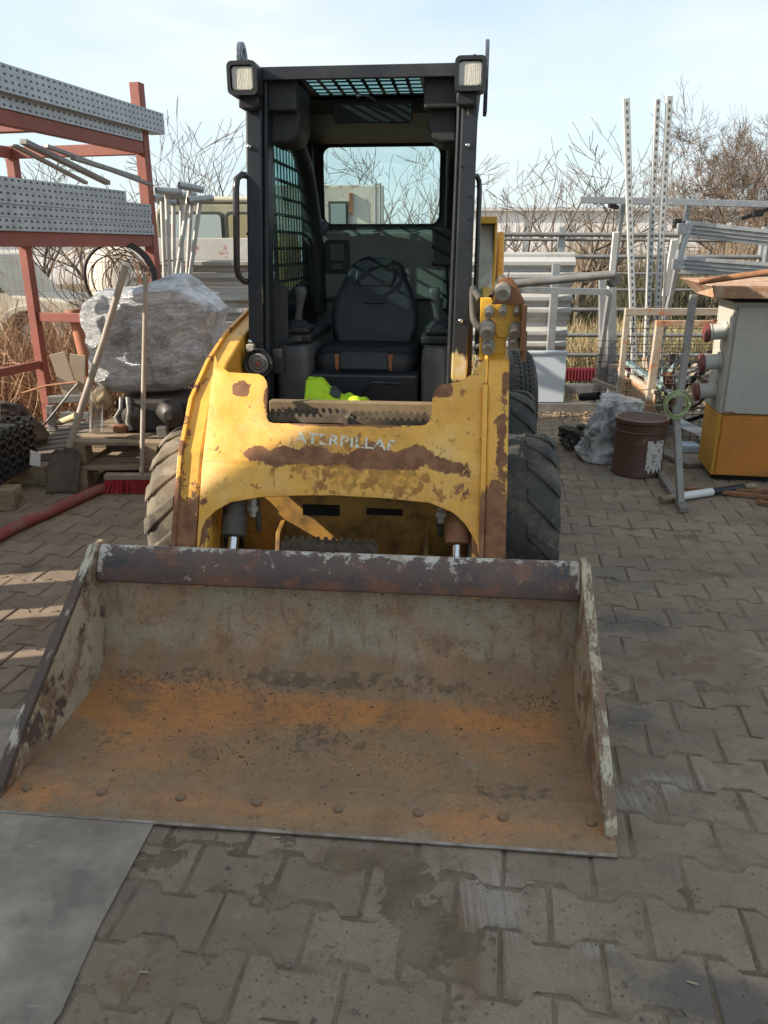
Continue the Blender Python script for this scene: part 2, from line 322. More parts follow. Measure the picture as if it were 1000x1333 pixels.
def paver_material():
    N = NT('grey brown paver'); w = N.coord('World'); oi = N.n('ShaderNodeObjectInfo')
    at = N.n('ShaderNodeAttribute'); at.attribute_name = 'tone'
    rnd = N.math('FRACT', N.math('ADD', oi.outputs['Random'], at.outputs['Fac']))
    col = N.mix(N.ramp(N.noise(w, 2.2, 7, .65), .35, .65), (.315, .230, .160), (.245, .180, .126))
    col = N.mix(N.ramp(rnd, 0, 1, 0, .55, False), col, (.165, .128, .094))
    grit = N.noise(w, 170, 3, .7)
    col = N.mix(N.ramp(grit, .35, .75, 0, .35), col, (.085, .07, .055))
    grime = N.noise(N.map(w, loc=(3, 1, 0)), 11, 12, .78); col = N.mix(N.ramp(grime, .46, .66, 0, .55), col, (.125, .098, .072)); col = N.mix(N.ramp(grime, .42, .28, 0, .35), col, (.36, .30, .23))
    # trodden soil
    soil = N.math('ADD', N.noise(w, 3.1, 8, .7), N.math('ADD', N.blob(w, (.17, 1.25, 0), (.10, .22, 1), .26), N.math('ADD', N.blob(w, (-.1, 1.5, 0), (.7, .10, 1), .14), N.blob(w, (1.1, 2.5, 0), (.4, .22, 1), .14))))
    sm = N.ramp(soil, .56, .68, 0, .85)
    col = N.mix(sm, col, (.17, .105, .062))
    # damp / oily dark patches
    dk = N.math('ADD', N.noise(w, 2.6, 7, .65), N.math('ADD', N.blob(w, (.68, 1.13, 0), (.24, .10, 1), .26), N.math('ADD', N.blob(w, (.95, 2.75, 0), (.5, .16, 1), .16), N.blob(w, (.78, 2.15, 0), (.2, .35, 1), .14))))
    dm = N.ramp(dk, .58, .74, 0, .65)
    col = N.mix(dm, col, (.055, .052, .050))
    # pale greenish tinge
    gr = N.ramp(N.noise(N.map(w, loc=(7, 3, 0)), 1.7, 6), .55, .72, 0, .35); col = N.mix(gr, col, (.165, .158, .118))
    # scrape marks left by the bucket
    for c, r, rz, amp in (((.25, 1.38, 0), (.16, .26, 1), 8, .34), ((.80, 1.79, 0), (.24, .10, 1), 8, .34), ((.66, 1.72, 0), (.20, .12, 1), -48, .30), ((.05, 1.42, 0), (.12, .14, 1), 14, .22), ((.45, 1.25, 0), (.14, .05, 1), 30, .30)):
        st = N.noise(N.map(w, (70, 3.5, 1), rot=(0, 0, R(rz))), 1.0, 8, .75, .9)
        m = N.ramp(N.math('ADD', st, N.blob(w, c, r, amp)), .66, .88, 0, .48); col = N.mix(m, col, (.34, .315, .28))
    N.l(col, N.b.inputs['Base Color']); N.l(N.mixf(dm, .88, .45), N.b.inputs['Roughness']); N.b.inputs['Specular IOR Level'].default_value = .35
    h = N.math('ADD', N.math('MULTIPLY', grit, .35), N.math('MULTIPLY', N.noise(w, 14, 8, .7), 1.0))
    bp = N.n('ShaderNodeBump'); bp.inputs['Strength'].default_value = .55; bp.inputs['Distance'].default_value = .006; N.l(h, bp.inputs['Height']); N.l(bp.outputs[0], N.b.inputs['Normal'])
    return N.m
pm = paver_material()
PL, PB, PD, PR = .212, .143, .0135, R(-9.3)
def paver_outline(g):
    a = PL / 2; r0, r1 = .034, .056; h = PB / 2
    top = [(-a, h + PD), (-r1, h + PD), (-r0, h - PD), (r0, h - PD), (r1, h + PD), (a, h + PD)]
    # inset: shrink by gap
    t = [(-a + g, h + PD - g), (-r1 - g * .4, h + PD - g), (-r0 - g * .4, h - PD - g), (r0 + g * .4, h - PD - g), (r1 + g * .4, h + PD - g), (a - g, h + PD - g)]
    return t + [(x, -y) for x, y in reversed(t)]
def paver_verts(M, tone=0):
    o, i = paver_outline(.0044), paver_outline(.0095); n = len(o)
    vs = [M @ Vector((x, y, -.02)) for x, y in o] + [M @ Vector((x, y, -.0035)) for x, y in o] + [M @ Vector((x, y, 0)) for x, y in i]
    fs = [(k, (k + 1) % n, n + (k + 1) % n, n + k) for k in range(n)] + [(n + k, n + (k + 1) % n, 2 * n + (k + 1) % n, 2 * n + k) for k in range(n)] + [tuple(range(2 * n, 3 * n))]
    return vs, fs
spots = []
for k in range(-40, 60):
    for i in range(-32, 32):
        u = (i + .5 * (k % 2)) * PL; v = k * PB
        x = u * math.cos(PR) - v * math.sin(PR); y = u * math.sin(PR) + v * math.cos(PR) + 3.0
        if not (-4.3 < y < 7.3 and -5.8 < x < 5.8): continue
        spots.append((x, y))
def in_frame(x, y, pad=60):
    zc = y * math.cos(CAM_P) + CAM_H * math.sin(CAM_P)
    if zc < .3: return False
    px = 500 + 1000 * x / zc; py = 666.5 - 1000 * (y * math.sin(CAM_P) - CAM_H * math.cos(CAM_P)) / zc
    if not (-pad < px < 1000 + pad and 400 < py < 1333 + pad * 2): return False
    if y > 1.62 - (x + .23) * .1 and y < 2.3 and -1.0 < x + .23 - (y - 1.6) * .1 < .86: return False    # under the bucket
    if x < -.66 and y < 2.1: return False                                                       # under the sheet
    return True
spots.sort(key=lambda p: p[1] + abs(p[0]) * .15 if in_frame(*p) else 99)
pv = B(); pv.add(*paver_verts(Matrix.Identity(4))); pme = pv.mesh('paver', pm)
variants = []
for q in range(4):
    me = pme.copy(); rnd = random.Random(q)
    for v in me.vertices:
        if v.co.z > -.01: v.co.x += rnd.uniform(-.002, .002); v.co.y += rnd.uniform(-.002, .002)
    variants.append(me)
rest = B()
def pmatrix(x, y):
    return Matrix.Translation((x, y, random.uniform(-.0032, .0016))) @ Matrix.Rotation(PR + R(random.gauss(0, .5)), 4, 'Z') @ Matrix.Rotation(R(random.gauss(0, .7)), 4, 'X') @ Matrix.Rotation(R(random.gauss(0, .35)), 4, 'Y')
for n, (x, y) in enumerate(spots):
    M = pmatrix(x, y)
    if n < 300:
        o = bpy.data.objects.new('paver', variants[n % 4]); COL.objects.link(o); o.parent = pave; o.matrix_local = M
    else: rest.add(*paver_verts(M))
ro = rest.out('pavers_beyond', pm, pave, fix=False); ro['kind'] = 'stuff'
at = ro.data.attributes.new('tone', 'FLOAT', 'POINT')
vals = []
for n in range(len(rest.v) // 36): vals += [random.random()] * 36
at.data.foreach_set('value', vals)
# dirt swept into the joints, heaped over some paver edges
def dirt_z(x, y):
    n = noise.fractal(Vector((x * 9, y * 9, 0)), 1.0, 2.0, 5); m = noise.noise(Vector((x * 1.9 + 4, y * 2.3, 7)))
    bl = math.exp(-((x - .12) ** 2 / .05 + (y - 1.28) ** 2 / .05)) * .9 + math.exp(-((x + .1) ** 2 / .5 + (y - 1.52) ** 2 / .008)) * .8 + math.exp(-((x - 1.05) ** 2 / .12 + (y - 2.45) ** 2 / .03)) * .8
    h = noise.fractal(Vector((x * 60, y * 60, 2)), .8, 2.0, 3); return -.0040 + .0034 * n + .0028 * m + .0032 * bl + .0016 * h - .0006
db_ = B(); x0, x1, y0, y1, st_ = -1.2, 2.1, 1.0, 4.0, .0080; nx_, ny_ = int((x1 - x0) / st_), int((y1 - y0) / st_)
for j in range(ny_ + 1):
    for i in range(nx_ + 1): x, y = x0 + i * st_, y0 + j * st_; db_.v.append(Vector((x, y, dirt_z(x, y))))
db_.f = [(j * (nx_ + 1) + i, j * (nx_ + 1) + i + 1, (j + 1) * (nx_ + 1) + i + 1, (j + 1) * (nx_ + 1) + i) for j in range(ny_) for i in range(nx_)]
o = db_.out('joint_dirt', jm, pave, smooth=180, fix=False); o['kind'] = 'stuff'
# stones, crumbs and chips lying about
stone_m = surf('small grit stones', (.22, .18, .13), (.10, .08, .06), 30, .9, coord='World', bump=0)
def grit(name, n, pick, lo, hi, mat, parent=None, zf=lambda x, y: 0.0, flat=.6):
    b = B(); rnd = random.Random(n)
    for _ in range(n):
        x, y = pick(rnd); s = rnd.uniform(lo, hi) * (1 if rnd.random() > .06 else 2.0); a = rnd.uniform(0, 6.3); z = zf(x, y)
        vs = [(x + s * math.cos(a + t) * rnd.uniform(.7, 1.2), y + s * math.sin(a + t) * rnd.uniform(.7, 1.2), z + s * .15) for t in (0, 1.6, 3.1, 4.7)] + [(x, y, z + s * flat), (x, y, z - s * .3)]
        b.add(vs, [(0, 1, 4), (1, 2, 4), (2, 3, 4), (3, 0, 4), (1, 0, 5), (2, 1, 5), (3, 2, 5), (0, 3, 5)])
    o = b.out(name, mat, parent, fix=False); o['kind'] = 'stuff'; return o
def pick_ground(r):
    y = 1.0 + 6 * r.random() ** 2.2; return (r.uniform(-.62, .62) * (y + .5) + .1, y)
grit('grit', 3800, pick_ground, .0012, .0042, stone_m)
chip_m = surf('pale wood chips', (.45, .36, .24), (.3, .22, .14), 20, .8, coord='World', bump=0)
cb_ = B(); rnd = random.Random(5)
for _ in range(60):
    x, y = pick_ground(rnd)
    if y > 4: continue
    a = rnd.uniform(0, 6.3); l = rnd.uniform(.003, .011); w = l * .15
    d = Vector((math.cos(a), math.sin(a), 0)); cb_.bar(Vector((x, y, .003)) - d * l, Vector((x, y, .004)) + d * l, w * 2, .0015)
o = cb_.out('wood_chips', chip_m, None, fix=False); o['kind'] = 'stuff'

# unseen block and gapped boards, added left of frame to shade the near ground
wall_m = surf('plastered workshop wall', (.42, .39, .34), (.36, .33, .29), 2, .9, coord='World')
roofm = surf('grey sheet roof', (.16, .16, .17), (.12, .12, .13), 3, .6, coord='World')
WS = empty('occluder', (-5.5, -2.2, 0), 'plastered workshop added unseen left of the yard to cast shade', 'building')
off = WS.location
b = B(off); b.box(-4.5, -3.3, -6.5, 1.68, 0, 3.5); b.out('wall', wall_m, WS)
B(off).box(-4.6, -3.2, -6.7, 1.69, 3.503, 3.62).out('roof', roofm, WS)
dm_ = surf('green workshop door', (.05, .10, .07), (.04, .08, .06), 3, .5)
B(off).box(-3.295, -3.25, -1.6, .2, .02, 2.4).out('door', dm_, WS)
boards_m = surf('weathered shade boards', (.20, .16, .11), (.14, .11, .08), 4, .85, aniso=(6, 6, .5))
BF = empty('shade_boards', (-3.32, 1.7, 0), 'unseen upright boards added with gaps for strips of light', 'fence')  # boards added out of view; their gaps let strips of sun through
for y0, y1, h in ((1.75, 1.98, 1.60), (1.98, 2.06, 1.58), (2.115, 2.25, 1.5), (2.25, 2.405, 1.5), (2.50, 2.64, 1.5), (2.64, 2.775, 1.48), (2.905, 3.1, 1.5), (3.1, 3.3, 1.52), (3.3, 3.5, 1.5), (3.5, 3.7, 1.48), (3.7, 3.9, 1.46), (3.9, 4.1, 1.4)):
    B(BF.location).box(-3.35, -3.325, y0, y1 - .003, 0, h).out('board', boards_m, BF)
B(BF.location).box(-3.39, -3.352, 1.72, 4.1, 1.30, 1.36).out('rail', boards_m, BF)
# steel sheet in the near left corner
sheet_m = surf('grey laminate sheet', (.46, .365, .275), (.36, .285, .215), 3, .85, bump=.3, coord='World', layers=[
    dict(col=(.17, .14, .11), scale=2.2, detail=12, th=.50, soft=.14, amt=.8), dict(col=(.13, .12, .11), scale=6, th=.60, soft=.1, amt=.6), dict(col=(.40, .39, .38), scale=40, aniso=(.3, 2.5, 1), th=.66, soft=.1, amt=.4), dict(col=(.17, .14, .11), scale=9, th=.63, soft=.05, amt=.6)])
b = B((-1.2, 1.5, 0))
b.prism([(-.594, 1.66, .003), (-.585, 2.14, .003), (-1.95, 2.155, .003), (-2.1, .30, .003), (-.80, .30, .003), (-.745, .70, .003), (-.632, 1.10, .003), (-.628, 1.3, .003)], (0, 0, .0035))
tag(b.out('floor_sheet', sheet_m, bevel=.001), 'flat grey scuffed sheet lying on the pavers under the left end of the bucket', 'sheet')
# ------------------------------------------------------------------ skid steer loader (local frame: x right, y away, z up)
LD = empty('skid_steer_loader', (OX, OY, 0), 'rust chipped yellow skid steer loader with black cab and wide bucket on the ground', 'loader', rz=-TH)
def fz(z): return .75 + (z - .44) * (.13 / .28) if z < .72 else .88 + (z - .72) * (.17 / .26)
# bucket
b = B()
inner = [(.0, .016), (.30, .016), (.50, .022), (.60, .045), (.66, .09), (.69, .16), (.703, .26), (.708, .37)]
outer = [(.720, .37), (.715, .26), (.703, .155), (.672, .078), (.607, .033), (.50, .010), (.30, .004), (.0, .004)]
nx = 40
rings = []
for i in range(nx + 1):
    x = -.805 + 1.60 * i / nx
    rings.append([Vector((x, y + noise.noise(Vector((x * 3, y * 5, z * 5))) * .004, z + (noise.noise(Vector((x * 2.5, y * 4, 3))) * .004 if k < 8 else 0))) for k, (y, z) in enumerate(inner + outer)])
b.loft(rings)
bucket = b.out('bucket', bucket_in, LD, smooth=50)
b = B(); b.yz([(.664, .362), (.700, .352), (.742, .375), (.750, .440), (.742, .468), (.722, .474), (.694, .458), (.668, .405)], -.800, .788)
b.out('rim', bucket_rim, bucket, bevel=.006, smooth=40)
def sideplate(x0, x1, name='side_plate'):
    b = B(); side = [(.012, .006), (.015, .050), (.16, .155), (.655, .452), (.700, .480), (.757, .478), (.757, .36), (.728, .20), (.690, .085), (.60, .012), (.4, .006)]
    b.yz(side, x0, x1); return b.out(name, bucket_side, bucket, bevel=.003)
sideplate(-.822, -.802); sideplate(.790, .810)
# worn dark guard strip along the edge of each side plate
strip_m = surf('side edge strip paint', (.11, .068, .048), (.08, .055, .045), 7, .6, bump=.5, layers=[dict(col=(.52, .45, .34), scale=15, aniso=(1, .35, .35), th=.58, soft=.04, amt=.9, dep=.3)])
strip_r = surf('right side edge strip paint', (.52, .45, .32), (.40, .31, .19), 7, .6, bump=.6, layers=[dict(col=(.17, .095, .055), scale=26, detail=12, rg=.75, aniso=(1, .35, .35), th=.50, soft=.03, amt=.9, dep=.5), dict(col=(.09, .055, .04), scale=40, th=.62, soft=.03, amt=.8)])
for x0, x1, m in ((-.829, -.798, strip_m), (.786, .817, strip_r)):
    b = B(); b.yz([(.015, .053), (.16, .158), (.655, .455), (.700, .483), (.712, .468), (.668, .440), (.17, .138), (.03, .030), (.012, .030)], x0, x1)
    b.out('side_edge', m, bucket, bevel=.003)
b = B(); b.yz([(-.032, .004), (-.032, .010), (-.015, .024), (.135, .028), (.135, .004)], -.800, .812); b.out('cutting_edge', bucket_in, bucket, bevel=.002)
B().yz([(-.0345, .004), (-.0345, .0085), (-.029, .0125), (-.029, .004)], -.800, .812).out('edge_wear', edge_bright, bucket)
bolt_m = surf('worn bolt head', (.26, .15, .08), (.17, .10, .06), 20, .6)
bm0 = None
for px, py in ((35, 1024), (133, 1030), (235, 1037), (335, 1044), (440, 1052), (545, 1057), (655, 1063), (770, 1070)):
    p = toL(A(px, py, Z=.03))
    if bm0 is None:
        bb = B().lathe([(.014, -.002), (.014, .003), (.010, .007), (.002, .0085)], seg=10); bm0 = bb.mesh('bolt', bolt_m)
    o = bpy.data.objects.new('bolt', bm0); COL.objects.link(o); o.parent = bucket; o.location = (p.x, p.y, .0265)
crumb = surf('dark soil crumbs', (.05, .04, .03), (.11, .085, .06), 40, .95, bump=0)
def pick_b(r):
    if r.random() < .6: return (r.uniform(-.74, .74) , .585 + abs(r.gauss(0, .045)) * -1 + .03)
    return (r.gauss(0, .36), r.gauss(.33, .13))
def zb(x, y):
    for (y0, z0), (y1, z1) in zip(inner, inner[1:]):
        if y0 <= y <= y1: return z0 + (z1 - z0) * (y - y0) / (y1 - y0)
    return .016
grit('soil_crumbs', 2600, lambda r: (lambda p: (max(-.77, min(.76, p[0])), max(.1, min(.66, p[1]))))(pick_b(r)),   .0008, .0030, crumb, bucket, zb)

# cross panel between the arms: an outline cut at several heights, then bent to the loader's slope
outl = [(-.472, .44), (-.468, .515), (-.455, .545), (-.424, .575), (-.373, .603), (-.267, .622), (-.15, .630), (-.031, .634), (.15, .630), (.304, .620), (.381, .593), (.420, .562), (.440, .535), (.462, .50), (.472, .44),
        (.480, .44), (.480, 1.06), (.464, 1.052), (.43, 1.01), (.385, .985), (.335, .978), (.316, .970), (.303, .955), (.298, .935), (.298, .885), (.292, .865), (.278, .853), (.260, .850),
        (0, .849), (-.245, .848), (-.262, .852), (-.272, .866), (-.275, .90), (-.278, .955), (-.284, .978), (-.296, .992), (-.315, 1.0), (-.422, 1.004), (-.465, 1.03), (-.480, 1.06), (-.480, .44)]
bm = bmesh.new(); face = bm.faces.new([bm.verts.new((u, 0, z)) for u, z in outl])
for z in [.5 + .03 * i for i in range(18)] + [.705, .712, .72, .728, .735]:
    bmesh.ops.bisect_plane(bm, geom=bm.verts[:] + bm.edges[:] + bm.faces[:], plane_co=(0, 0, z), plane_no=(0, 0, 1))
for u in [-.4 + .05 * i for i in range(17)]:
    bmesh.ops.bisect_plane(bm, geom=bm.verts[:] + bm.edges[:] + bm.faces[:], plane_co=(u, 0, 0), plane_no=(1, 0, 0))
for v in bm.verts: v.co.y = fz(v.co.z) + noise.noise(Vector((v.co.x * 4, v.co.z * 6, 0))) * .002 + (.004 if abs(v.co.z - .72) < .004 else 0)
bmesh.ops.recalc_face_normals(bm, faces=bm.faces)
if sum(f.normal.y for f in bm.faces) > 0: bmesh.ops.reverse_faces(bm, faces=bm.faces)
me = bpy.data.meshes.new('cross_panel'); bm.to_mesh(me); bm.free(); me.materials.append(paint_panel)
me.polygons.foreach_set('use_smooth', [True] * len(me.polygons))
panel = bpy.data.objects.new('cross_panel', me); COL.objects.link(panel); panel.parent = LD
sm = panel.modifiers.new('solid', 'SOLIDIFY'); sm.thickness = .014; sm.offset = -1
bv = panel.modifiers.new('bevel', 'BEVEL'); bv.width = .004; bv.segments = 2; bv.limit_method = 'ANGLE'; bv.angle_limit = R(50)
# rolled rear side of the panel (box section) and top flange with a rusted edge
b = B(); b.yz([(.985, .835), (1.10, .835), (1.12, .70), (.93, .66), (.90, .67), (.97, .82)], -.46, .46); b.out('cross_tube', paint_arm, LD, bevel=.01)
# worn lettering
tc_ = bpy.data.curves.new('lettering', 'FONT'); tc_.body = 'CATERPILLAR'; tc_.size = .052; tc_.space_character = 1.02; tc_.offset = .0009; tc_.align_x = 'LEFT'
to = bpy.data.objects.new('tmp', tc_); COL.objects.link(to); bpy.context.view_layer.update()
tme = bpy.data.meshes.new_from_object(to.evaluated_get(bpy.context.evaluated_depsgraph_get())); bpy.data.objects.remove(to)
xm = max(v.co.x for v in tme.vertices)
def tloc(x, y):
    u = -.214 + x * (.405 / xm); z = .793 - (u + .17) * .055 + y * .88
    return (u, fz(z) - .0028, z)
for v in tme.vertices: v.co = tloc(v.co.x, v.co.y)
N = NT('worn white lettering'); vec = N.coord(); tr = N.n('ShaderNodeBsdfTransparent'); mx = N.n('ShaderNodeMixShader')
N.b.inputs['Base Color'].default_value = (.66, .60, .48, 1); N.b.inputs['Roughness'].default_value = .6
N.l(N.ramp(N.math('ADD', N.noise(vec, 42, 6, .7), N.math('ADD', N.blob(vec, (-.21, .93, .80), (.055, .2, .1), .5), N.math('ADD', N.blob(vec, (.06, .93, .8), (.05, .2, .1), .05), N.blob(vec, (.19, .93, .8), (.03, .2, .1), .22)))), .52, .57), mx.inputs[0]); N.l(N.b.outputs[0], mx.inputs[1]); N.l(tr.outputs[0], mx.inputs[2]); N.l(mx.outputs[0], N.out.inputs[0])
tme.materials.clear(); tme.materials.append(N.m); tme.name = 'lettering'
lo = bpy.data.objects.new('lettering', tme); COL.objects.link(lo); lo.parent = panel

# lift arms
armp = [(.718, .375), (.80, .36), (.96, .56), (1.12, .76), (1.48, .84), (3.02, .96), (3.08, 1.22), (2.85, 1.27), (1.95, 1.165), (1.50, 1.085), (1.25, 1.005), (1.04, .905), (.90, .755), (.742, .445)]
def arm(x0, x1, poly):
    b = B(); b.yz(poly, x0, x1); return b.out('lift_arm', paint_arm, LD, bevel=.008)
armL = arm(-.556, -.484, armp)
armR = arm(.484, .556, [(.718, .355), (.80, .345), (.96, .56), (1.12, .76), (1.48, .84), (3.02, .96), (3.08, 1.22), (2.85, 1.27), (1.95, 1.165), (1.50, 1.085), (1.16, 1.072), (1.098, 1.054), (.955, .842), (.893, .742), (.742, .430)])
# raised front flange on each arm
flange_l = surf('left arm flange paint', YEL, YEL2, 4, .42, bump=.35, bscale=45, layers=[dict(col=RUST, col2=RUST2, scale=16, aniso=(1, 1, .5), th=.60, soft=.012, rough=.85, dep=.5, blobs=[((-.54, .78, .50), (.15, .3, .24), .42), ((-.54, .9, .74), (.15, .2, .2), .12)])])
for x0, x1, m in ((.468, .484, paint_arm),):
    b = B(); zs = [.40 + i * .02 for i in range(33)]
    pf = [(fz(max(z, .44)) - .018 - max(0, .44 - z) * .3, z) for z in zs if z < 1.0] ; pb = [(y + .03, z) for y, z in reversed(pf)]
    b.yz(pf + pb, x0, x1); b.out('arm_flange', m, LD, bevel=.002)
b = B(); fl_ = [(.724, .40), (.728, .45), (.885, .762), (1.03, .918), (1.24, 1.020), (1.50, 1.10), (1.95, 1.18), (2.3, 1.21)]; b.yz(fl_ + [(y + .03, z - .03) for y, z in reversed(fl_)], -.563, -.549); b.out('arm_flange', flange_l, LD, bevel=.002)
# inner plates joining arms to bucket pins
for s in (-1, 1):
    b = B(); b.yz([(.70, .34), (.86, .34), (.98, .56), (.86, .62), (.76, .46)], s * .475, s * .445); b.out('pin_plate', paint_arm, LD, bevel=.004)
# arm pivot towers at the rear
for s in (-1, 1):
    b = B(); b.yz([(2.45, .70), (3.15, .70), (3.15, 1.30), (3.02, 1.50), (2.80, 1.50), (2.62, 1.18)], s * .565, s * .625 if s < 0 else s * .60); b.out('arm_tower', paint_arm, LD, bevel=.01)
pale = surf('pale weathered guard panel', (.55, .52, .44), (.42, .38, .30), 4, .6, layers=[dict(col=(.2, .14, .08), scale=9, th=.6, soft=.06, amt=.7)])
b = B(); b.yz([(2.40, .9), (2.72, .9), (2.74, 1.53), (2.60, 1.53)], .462, .535); b.out('side_guard', pale, LD, bevel=.006)
b = B(); b.box(.455, .548, 2.52, 2.80, 1.532, 1.566); b.box(.536, .552, 2.55, 2.80, 1.1, 1.54); b.out('guard_cap', surf('clean yellow paint', (.80, .45, .04), (.72, .38, .04), 4, .4), LD, bevel=.005)
# hydraulic coupler block on the right arm
cblk = B()
P = lambda px, py, v=1.13: AL(px, py, v)
b = B()
poly = [P(626, 388), P(640, 388), P(645, 397), P(680, 396), P(684, 432), P(676, 428), P(668, 433), P(661, 441), P(648, 440), P(644, 430), P(636, 424), P(631, 470), P(624, 470)]
b.prism([Vector((p.x, 1.15, p.z)) for p in poly], (0, .018, 0)); plate = b.out('coupler_plate', surf('clean yellow paint', (.80, .45, .04), (.72, .38, .04), 4, .4), LD, bevel=.003)
b = B()
poly = [P(640, 396), P(650, 364), P(655, 361), P(665, 361), P(670, 366), P(683, 392), P(684, 397)]
b.prism([Vector((p.x, 1.128, p.z)) for p in poly], (0, .012, 0)); b.out('coupler_bracket', rust_mat, LD, bevel=.002)
b = B(); p = P(680, 400); b.box(p.x - .003, p.x + .012, 1.06, 1.20, 1.09, 1.24); b.box(p.x + .008, p.x + .02, 1.10, 1.2, 1.05, 1.15); b.out('coupler_guard', rust_mat, LD, bevel=.003)
b = B(); b.box(.490, .545, 1.16, 1.24, 1.04, 1.20); b.out('coupler_mount', surf('clean yellow paint', ()), LD, bevel=.004)
def coupler(px, py, r, dz=-.35, ln=.07):
    p = P(px, py); p.y = 1.145; d = Vector((-.05, -1, dz)).normalized(); b = B(); r /= 370.0
    q = p - d * ln * .2
    b.lathe([(r * .55, -.01), (r * .75, 0), (r * .75, ln * .25), (r, ln * .27), (r, ln * .50), (r * .85, ln * .54), (r * .85, ln * .66), (r * .95, ln * .68), (r * .95, ln * .92), (r * .8, ln), (r * .55, ln), (r * .55, ln * .93), (r * .15, ln * .92)], q, d, 20)
    b.out('hydraulic_coupler', dusty_metal, LD, smooth=35)
for a in ((655, 376, 10, -.35, .07), (637, 403, 6, -.5, .05), (655, 402, 5, -.5, .04), (673, 403, 4.5, -.5, .04), (635, 424, 10, -.45, .08), (636, 447, 8.5, -.4, .07), (671, 427, 8.5, -.5, .06), (669, 443, 7, -.4, .05)): coupler(*a)
hose_m = surf('dusty black hose', (.035, .033, .03), (.09, .08, .06), 12, .75)
for k, pts in enumerate(([(.45, 1.17, 1.25), (.43, 1.25, 1.27), (.44, 1.5, 1.2), (.45, 1.9, 1.15)], [(.46, 1.16, 1.15), (.43, 1.22, 1.18), (.425, 1.3, 1.28), (.45, 1.6, 1.22)], [(.58, 1.18, 1.2), (.60, 1.25, 1.22), (.60, 1.5, 1.14), (.59, 1.9, 1.10)], [(.53, 1.16, 1.29), (.52, 1.22, 1.32), (.50, 1.4, 1.25), (.47, 1.7, 1.18)])):
    pts = [Vector(p) for p in pts]; sm_ = []
    for i in range(len(pts) - 1):
        p0, p1, p2, p3 = pts[max(i - 1, 0)], pts[i], pts[i + 1], pts[min(i + 2, len(pts) - 1)]
        for t in (0, .25, .5, .75): sm_.append(.5 * ((2 * p1) + (p2 - p0) * t + (2 * p0 - 5 * p1 + 4 * p2 - p3) * t * t + (3 * p1 - p0 - 3 * p2 + p3) * t ** 3))
    B().tube(sm_ + [pts[-1]], .012, 8).out('hose', hose_m, LD, smooth=60)
B().tube([P(661, 362), P(663, 352)], .0025, 6).out('bleed_pin', hose_m, LD)
for py in (452, 470): p = P(624, py); B().lathe([(.008, 0), (.008, .02), (.005, .022)], (p.x + .01, 1.16, p.z), (-1, 0, 0), 8).out('bolt', dusty_metal, LD)

# chassis
b = B(); b.yz([(1.15, .20), (2.95, .20), (2.95, .74), (1.30, .74), (1.15, .62)], -.44, .44); b.out('chassis', yellow_inner, LD, bevel=.01)
b = B(); b.box(-.19, -.05, 1.135, 1.149, .455, .495); b.box(.055, .19, 1.135, 1.149, .465, .487); b.out('slot', simple('deep black', (.012, .011, .01), .9), LD)
for x in (-.28, .275): B().yz([(1.02, .30), (1.15, .30), (1.15, .43), (1.06, .41)], x, x + .018).out('chassis_lug', yellow_inner, LD, bevel=.003)
for s, x in ((-1, -.372), (1, .398)):
    c0, c1 = Vector((x, 1.02, .80)), Vector((x, .835, .475))
    d = (c1 - c0).normalized()
    B().lathe([(.036, 0), (.036, .30), (.042, .302), (.042, .372), (.030, .376)], c0, d, 20).out('tilt_cylinder', rust_mat if s > 0 else surf('dark greasy cylinder', (.05, .042, .035), (.10, .075, .05), 6, .6), LD, smooth=35)
    B().lathe([(.018, .37), (.018, .50)], c0, d, 16).out('cylinder_rod', chrome, LD, smooth=35)
    B().tube([(x + s * -.06, .95, .60), (x + s * -.062, .93, .54), (x + s * -.06, .95, .46)], .011, 8).out('hose', hose_m, LD, smooth=60)
    B().lathe([(.014, 0), (.014, .03), (.02, .032), (.02, .05), (.012, .052), (.012, .07)], (x - s * .058, .90, .60), (0, -.2, -1), 6).out('hose_fitting', dusty_metal, LD)
# bucket coupler frame with serrated step
b = B(); b.box(-.42, .42, .765, .80, .30, .415); b.out('bucket_coupler', yellow_inner, LD, bevel=.006)
def serrated(name, x0, x1, y0, y1, z, h, n, mat, parent, th=.006):
    b = B()
    for y in (y0, y1):
        pts = [(x0, z - h)]
        for i in range(n):
            a = x0 + (x1 - x0) * i / n; w = (x1 - x0) / n
            pts += [(a + w * .10, z), (a + w * .45, z), (a + w * .62, z - h * .38), (a + w * .93, z - h * .38)]
        pts.append((x1, z - h)); b.xz(pts, y, y + th)
    b.box(x0, x1, y0 + th, y1, z - h, z - h * .8)
    return b.out(name, mat, parent)
serrated('lower_step', -.20, .13, .80, .86, .474, .03, 12, tread_steel, LD)
serrated('step_tread', -.285, -.01, 1.03, 1.14, .868, .03, 11, tread_steel, LD); serrated('step_tread', .01, .285, 1.03, 1.14, .862, .03, 11, tread_steel, LD)
serrated('step_tread', -.285, -.01, 1.085, 1.087, .872, .03, 11, tread_steel, LD); serrated('step_tread', .01, .285, 1.085, 1.087, .866, .03, 11, tread_steel, LD)
b = B(); b.box(-.31, .31, 1.17, 1.215, .83, .885); b.box(-.31, .31, .99, 1.17, .815, .835); b.out('sill_plate', surf('dusty ochre sill', (.24, .17, .09), (.16, .11, .06), 8, .8), LD, bevel=.004)
b = B(); b.box(-.008, .008, 1.0, 1.12, .835, .862); b.out('step_divider', tread_steel, LD)

